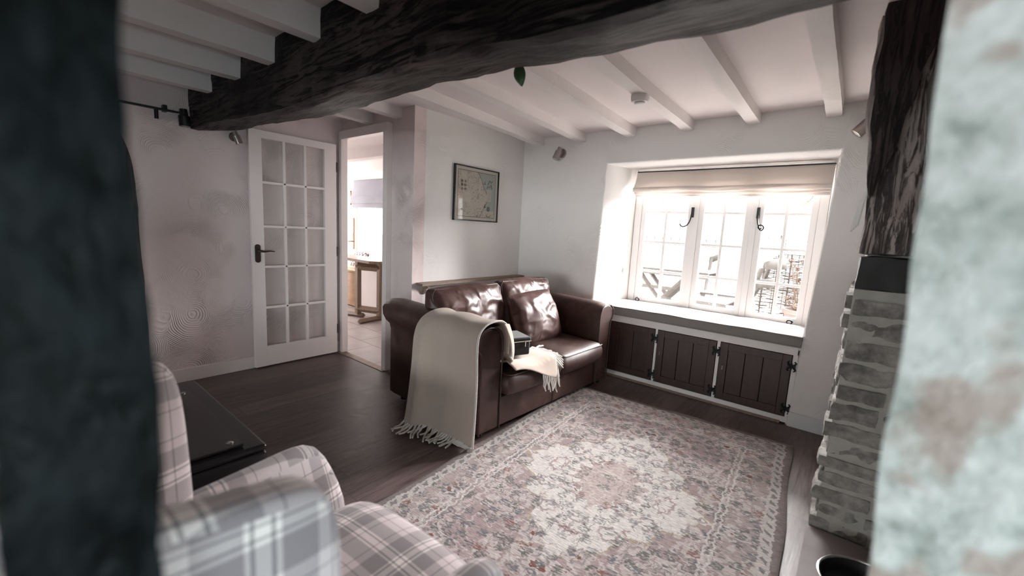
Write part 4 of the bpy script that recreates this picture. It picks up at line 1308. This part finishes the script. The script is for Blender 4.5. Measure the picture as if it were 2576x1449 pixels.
b.tube([p, p+U*.04+Vector((0, 0, .012)), p+U*.07-Vb*.01, p+U*.12+Vb*.01, p+U*.17], .007, 8); b.tube([p-Vb*.02, p+U*.05-Vb*.03, p+U*.10+Vb*.0, p+U*.15+Vb*.02], .006, 8)
obj('tassel', b, 'throw_edge', throw)

# black camera bag on the seat
bag = thing('camera_bag', 'small black zipped bag resting on the throw on the sofa', 'bag', tuple(SP(.455, .10, .47)))
bm_ = SM @ Matrix.Translation((.42, .115, .535)) @ Matrix.Rotation(-.35, 4, 'Z')
b = MB(); b.box(-.09, .075, -.10, .09, -.06, .035, .012, 3, bm_); obj('bag_body', b, 'bag_fabric', bag, uv=True)
b = MB(); b.box(-.095, .08, -.104, .094, .036, .062, .012, 3, bm_); obj('bag_lid', b, 'bag_fabric', bag, uv=True)
b = MB(); b.tube([bm_ @ Vector(q) for q in ((-.09, -.103, .036), (.078, -.103, .036), (.079, .092, .036))], .0035, 6); obj('zip', b, 'bright_chrome', bag)
b = MB(); b.box(-.004, .004, -.109, -.1025, -.0, .034, .001, 1, bm_ @ Matrix.Translation((.035, 0, 0))); obj('zip_pull', b, 'bright_chrome', bag)

# ================================================================== TARTAN WING CHAIR
ch = thing('wing_chair', 'tartan wool wing armchair in the near left corner', 'armchair', (-.82, .3, 0))
ch.rotation_euler = (0, 0, math.radians(3.2))
def pad(name, x0, x1, y0, y1, z0, z1, rnd, mat=None, sub=1, bend=None, parent=ch):
    b_ = MB()
    b_.box(x0, x1, y0, y1, z0, z1)
    bmesh.ops.subdivide_edges(b_.b, edges=b_.b.edges[:], cuts=5, use_grid_fill=True)
    cx, cy, cz = (x0+x1)/2, (y0+y1)/2, (z0+z1)/2; hx, hy, hz = (x1-x0)/2, (y1-y0)/2, (z1-z0)/2
    for v in b_.b.verts:
        p = v.co; q = Vector((p.x-cx, p.y-cy, p.z-cz))
        inner = Vector((max(-hx+rnd, min(hx-rnd, q.x)), max(-hy+rnd, min(hy-rnd, q.y)), max(-hz+rnd, min(hz-rnd, q.z))))
        dlt = q-inner
        if dlt.length > 1e-6: q = inner+dlt.normalized()*rnd
        v.co = Vector((cx, cy, cz))+q
        if bend: v.co = Vector(bend(v.co))
    return obj(name, b_, 'plaid', parent, smooth=60, uv=True, sub=sub)
pad('seat_cushion', -1.10, -.535, .16, .70, .32, .475, .07, bend=lambda p: (p.x, p.y, p.z+(.02*(1-((p.x+.8)/.3)**2) if p.z > .4 else 0)))
def armb(p, s_):
    x, y, z = p
    fl = max(0, (z-.45)/.17)
    return (x+s_*(.03*fl+.035*fl*max(0, (y-.3)/.3)), y-.03*fl*max(0, (y-.45)/.15), z-.02*max(0, (.3-y)/.3))
pad('armrest', -1.17, -1.075, .08, .645, .10, .635, .047, bend=lambda p: armb(p, -1))
pad('armrest', -.575, -.48, .08, .635, .10, .65, .047, bend=lambda p: armb(p, .7))
def backb(p):
    x, y, z = p; t_ = (z-.4)/.75
    return (x, y-.13*t_-.03*math.sin(PI*max(0, min(1, t_))), z+(.05*(1-((x+.8)/.34)**2) if z > 1.0 else 0))
pad('backrest', -1.12, -.52, .06, .21, .34, 1.08, .065, bend=backb)
def wingb(p, s_):
    x, y, z = p; t_ = max(0, (z-.6)/.4)
    return (x+s_*(.02*t_+.03*max(0, (y-.05)/.2)), y-.012*max(0, (z-.85)/.12)**2-.01*t_, z+.03*max(0, (.18-y)/.2))
pad('wing', -1.14, -1.065, -.03, .265, .56, .985, .03, bend=lambda p: wingb(p, -1))
pad('wing', -.585, -.505, -.03, .250, .56, .985, .03, bend=lambda p: wingb(p, 1))
b = MB(); b.box(-1.12, -.53, .05, .62, .12, .33, .02); obj('seat_base', b, 'plaid', ch, uv=True)
for (x, y) in ((-1.06, .56), (-.54, .56), (-1.06, .08), (-.54, .08)):
    b = MB(); b.tube([(x, y, .0), (x, y, .13)], [.015, .024], 10); obj('leg', b, 'cab_wood', ch)

# ================================================================== TV STAND
t = thing('media_stand', 'low black stand with a dark glass top behind the tartan armchair', 'stand', (-2.13, .34, 0))
b = MB(); b.box(-2.60, -1.665, .08, .605, .405, .432, .012, 3); b.box(-2.60, -2.56, .08, .585, 0, .41, .004); b.box(-1.715, -1.666, .08, .604, 0, .404, .012, 3); b.box(-2.58, -1.70, .08, .12, .0, .41)
b.box(-2.58, -1.72, .54, .60, .06, .404, .006)
obj('stand_frame', b, 'black_lacquer', t)
b = MB(); b.box(-2.42, -1.70, .09, .535, .436, .446, .002); obj('glass_top', b, 'black_glass', t)
for (x, y) in ((-2.39, .505), (-1.735, .50)):
    b = MB(); b.lathe([(.001, .432), (.011, .432), (.012, .448), (.008, .4505), (.001, .451)], (x, y, 0), 16); obj('glass_fixing', b, 'bright_chrome', t)

# ================================================================== KITCHEN THINGS
t = thing('kitchen_table', 'rustic oak trestle table in the kitchen beyond the doorway', 'table', (-5.2, 3.15, 0))
b = MB(); b.prism([(-6.3, 2.98), (-4.78, 2.98), (-4.68, 3.06), (-4.68, 3.35), (-6.3, 3.35)], lambda p: Vector((p[0], p[1], .765)), lambda p: Vector((p[0], p[1], .80))); obj('tabletop', b, 'table_wood', t, smooth=0)
A_, B_ = Vector((-5.17, 3.06, 0)), Vector((-4.84, 3.18, 0))
for p in (A_, B_, Vector((-5.95, 3.06, 0)), Vector((-5.95, 3.30, 0))):
    b = MB(); b.box(p.x-.035, p.x+.035, p.y-.03, p.y+.03, .05, .77, .006); obj('leg', b, 'table_wood', t)
for z, r_ in ((.12, .045), (.70, .055)):
    b = MB(); b.tube([A_+Vector((0, 0, z)), B_+Vector((0, 0, z))], r_, 4); obj('rail', b, 'table_wood', t)
for (p, q) in (((-4.80, 2.86, .026), (-4.86, 3.3, .026)), ((-5.5, 2.98, .026), (-5.10, 3.10, .026))):
    b = MB(); b.tube([p, q], .035, 4); obj('foot', b, 'table_wood', t)
t = thing('pine_settle', 'pine box settle with plank front beside the kitchen window', 'bench', (-6.4, 3.7, 0))
b = MB(); b.box(-7.3, -5.75, 3.40, 3.98, .012, .52, .006); obj('settle_box', b, 'pine', t)
b = MB(); b.box(-7.3, -5.74, 3.38, 3.98, .52, .555, .006); obj('seat_board', b, 'pine', t)
b = MB(); b.box(-7.3, -5.74, 3.385, 3.40, .012, .10, .004); obj('plinth', b, 'pine', t)
b = MB(); b.cushion(Matrix.Translation((-6.15, 3.66, .70)) @ Matrix.Rotation(1.1, 4, 'X'), .2, .13, .06, 10, .3); 
tag(obj('check_cushion', b, 'gingham', uv=True, sub=1), 'navy and cream checked cushion on the pine settle', 'cushion')
t = thing('white_bench', 'white panelled bench behind the kitchen table', 'bench', (-5.3, 3.7, 0))
b = MB(); b.box(-5.70, -4.3, 3.42, 3.98, .0, .56, .006); obj('bench_box', b, 'white', t)
b = MB(); b.box(-5.70, -4.3, 3.40, 3.98, .56, .585, .005); obj('seat_board', b, 'white', t)
b = MB(); b.box(-5.66, -4.5, 3.44, 3.9, .587, .66, .03, 3)
tag(obj('bench_cushion', b, 'gingham', uv=True), 'checked seat pad on the white kitchen bench', 'cushion')
t = thing('small_picture', 'small gilt framed picture beside the kitchen window', 'picture', (-7.08, 3.99, 1.68))
b = MB()
for bx in ((-7.17, -7.15, 1.57, 1.81), (-6.99, -6.97, 1.57, 1.81), (-7.17, -6.97, 1.57, 1.59), (-7.17, -6.97, 1.79, 1.81)): b.box(bx[0], bx[1], 3.975, 3.999, bx[2], bx[3], .003)
obj('frame', b, 'gilt', t)
b = MB(); b.box(-7.155, -6.985, 3.988, 3.998, 1.585, 1.80); obj('print', b, 'paper', t)
# plate rack / slatted shelf at the window's left
t = thing('plate_rack', 'small slatted rack on the kitchen wall left of the window', 'rack', (-7.0, 3.98, 1.2))
b = MB(); b.box(-7.25, -6.88, 3.9, 3.999, .93, .95, .003); b.box(-6.90, -6.88, 3.9, 3.999, .80, 1.35, .003); obj('rack_frame', b, 'shelf_wood', t)
for z in (1.02, 1.12, 1.22):
    b = MB(); b.box(-7.25, -6.90, 3.97, 3.999, z, z+.06, .003); obj('slat', b, 'grey_white', t)

# ================================================================== GARDEN
b = MB(); b.box(-14, 6, 4.35, 14, .02, .1)
struct('ground_terrace', b, 'paving', smooth=0)
# folding table
t = thing('garden_table', 'weathered wooden folding table on the terrace left of the chair', 'table', (-1.85, 5.8, .1))
for q in range(6):
    b = MB(); b.box(-2.42, -1.40, 5.55+q*.09, 5.63+q*.09, .865, .885, .004); obj('slat', b, 'teak', t)
for y in (5.56, 6.04):
    b = MB(); b.box(-2.42, -1.40, y, y+.025, .80, .865, .003); obj('apron', b, 'teak', t)
for (y, xa, xb) in ((5.64, -2.32, -1.70), (5.64, -1.66, -2.32), (5.98, -2.32, -1.70), (5.98, -1.66, -2.32)):
    b = MB(); dlt = Vector((xb-xa, 0, -.72)).normalized(); b.tube([(xa, y, .82), (xb, y, .10)], .03, 4); obj('leg', b, 'teak', t)
b = MB(); b.box(-2.25, -1.85, 5.62, 5.66, .60, .645); obj('stretcher', b, 'teak', t)
# folding chair facing the table
t = thing('garden_chair', 'weathered wooden folding chair with a curved back rail on the terrace', 'chair', (-1.2, 5.75, .1))
for q in range(5):
    b = MB(); b.box(-1.62+q*.095, -1.535+q*.095, 5.5, 5.98, .515, .535, .003); obj('seat_slat', b, 'teak', t)
for y in (5.50, 5.95):
    b = MB(); b.box(-1.62, -1.15, y, y+.03, .465, .515, .003); obj('seat_rail', b, 'teak', t)
for y in (5.47, 6.01):
    b = MB(); b.tube([(-1.42, y, .1), (-1.16, y, .34), (-.98, y, .58), (-.86, y, .85), (-.80, y, 1.12)], .026, 4); obj('back_leg', b, 'teak', t)
    b = MB(); b.tube([(-.92, y+.03, .1), (-1.10, y+.03, .3), (-1.50, y+.03, .50)], .026, 4); obj('front_leg', b, 'teak', t)
b = MB(); b.grid(lambda u, v: Vector((-.79+.16*math.sin(PI*u)-.0, 5.42+.64*u, 1.0+.12*v)), 16, 2); obj('top_rail', b, 'teak', t, solid=.03)
b = MB(); b.grid(lambda u, v: Vector((-.85+.12*math.sin(PI*u), 5.44+.60*u, .78+.10*v)), 16, 2); obj('middle_rail', b, 'teak', t, solid=.025)
# second curved chair back behind the table
t = thing('garden_chair', 'weathered folding chair behind, its curved back showing in the middle casement', 'chair', (-1.6, 7.1, .1))
b = MB(); b.grid(lambda u, v: Vector((-1.80+.60*u, 7.1+.14*math.sin(PI*u), .90+.10*v+.16*math.sin(PI*min(1, u*.62+.05)))), 16, 2); obj('top_rail', b, 'teak', t, solid=.03)
for x in (-1.77, -1.24):
    b = MB(); b.tube([(x, 7.1, 1.0), (x, 6.95, .55), (x, 6.7, .1)], .024, 4); obj('back_leg', b, 'teak', t)
    b = MB(); b.tube([(x+.04, 6.6, .5), (x+.04, 7.05, .1)], .024, 4); obj('front_leg', b, 'teak', t)
for q in range(4):
    b = MB(); b.box(-1.75, -1.26, 6.58+q*.1, 6.66+q*.1, .50, .52, .003); obj('seat_slat', b, 'teak', t)
# willow hurdle
t = thing('willow_hurdle', 'woven willow hurdle screen at the right of the terrace', 'screen', (-.5, 6.3, .1))
for q in range(8):
    x = -.92+q*.14
    b = MB(); b.tube([(x, 6.3, .1), (x+.004, 6.3, .8), (x, 6.3, 1.36+.05*math.sin(q*2.3))], .010, 6); obj('stake', b, 'willow', t)
b = MB()
rw_ = random.Random(3)
for q in range(66):
    z = .14+q*.0185; ph = q % 2
    pts = []
    for k_ in range(29):
        x = -.97+k_*.04
        s_ = math.cos((x+.92)/.14*PI+ph*PI)
        pts.append((x, 6.3+.016*s_, z+.006*rw_.uniform(-1, 1)))
    b.tube(pts, rw_.uniform(.0045, .0075), 5)
obj('weave', b, 'willow', t)
# pot with dried flowerheads
t = thing('plant_pot', 'pale terracotta pot in front of the willow hurdle', 'plant pot', (-.42, 5.75, .1))
b = MB(); b.lathe([(.10, .1), (.12, .11), (.165, .50), (.19, .51), (.192, .56), (.17, .56), (.15, .50), (.001, .48)], (-.42, 5.75, 0), 28); obj('pot', b, 'terracotta', t)
b = MB()
rp = random.Random(9)
for q in range(46):
    x, y = -.42+rp.gauss(0, .11), 5.75+rp.gauss(0, .09); z = .60+rp.random()*.55
    b.tube([(-.42+(x+.42)*.3, 5.75+(y-5.75)*.3, .5), (x, y, z)], .004, 4)
    for e in range(16):
        dv = Vector((rp.gauss(0, 1), rp.gauss(0, 1), rp.gauss(0, 1))).normalized()*.028
        c_ = Vector((x, y, z))+dv; tg = dv.orthogonal().normalized()*.013; t2 = dv.cross(tg).normalized()*.013
        b.b.faces.new([b.b.verts.new(c_+o_) for o_ in (tg, t2, -tg, -t2)])
obj('flowerheads', b, 'dry_leaf', t, smooth=0)
# railing along the far edge of the terrace
t = thing('garden_railing', 'pale iron railing with pointed finials beyond the terrace', 'railing', (-2.6, 9, .1))
for q in range(22):
    x = -4.3+q*.175
    b = MB(); b.tube([(x, 9, .1), (x, 9, 1.24), (x, 9, 1.26), (x, 9, 1.29), (x, 9, 1.33)], [.009, .009, .024, .022, .002], 8); obj('baluster', b, 'rail', t)
for z in (.18, 1.14):
    b = MB(); b.box(-4.4, -.5, 8.99, 9.01, z, z+.03); obj('rail', b, 'rail', t)
# sprigs of a climber by the window head
def sprig(label, base, pts, leaves, mat):
    root = thing('climber_sprig', label, 'plant', base, 'sprigs of a climber outside the window')
    b_ = MB(); b_.tube(pts, [.004]*len(pts), 6); obj('stem', b_, 'willow', root)
    for (p, dv, sz) in leaves:
        lb = MB(); dv = Vector(dv).normalized(); sd = dv.cross(Vector((0, 1, .2))).normalized()
        lb.grid(lambda u, v: Vector(p)+dv*sz*v+sd*(u-.5)*sz*.62*math.sin(PI*min(1, .05+v*.95)), 6, 8)
        obj('leaf', lb, mat, root, solid=.002)
sprig('pale green leaves of a climber at the top right of the window', (-.33, 4.35, 1.95), [(-.33, 4.30, 1.97), (-.34, 4.40, 1.80), (-.37, 4.46, 1.69), (-.40, 4.48, 1.66)],
      [((-.40, 4.48, 1.67), (-.7, 0, -.7), .075), ((-.37, 4.47, 1.68), (-.1, 0, -1), .07), ((-.335, 4.45, 1.70), (.5, 0, -.8), .07), ((-.36, 4.45, 1.73), (.2, .3, -.5), .06)], 'pale_leaf')
root = thing('climber_sprig', 'bare twigs of a climber at the top left of the window', 'plant', (-1.65, 4.3, 1.95), 'sprigs of a climber outside the window')
b = MB(); b.tube([(-1.65, 4.30, 1.97), (-1.66, 4.5, 1.75), (-1.69, 4.55, 1.64), (-1.73, 4.56, 1.56)], [.006, .005, .004, .002], 6); b.tube([(-1.69, 4.55, 1.64), (-1.66, 4.56, 1.58), (-1.67, 4.56, 1.55)], .0025, 6); obj('stem', b, 'willow', root)
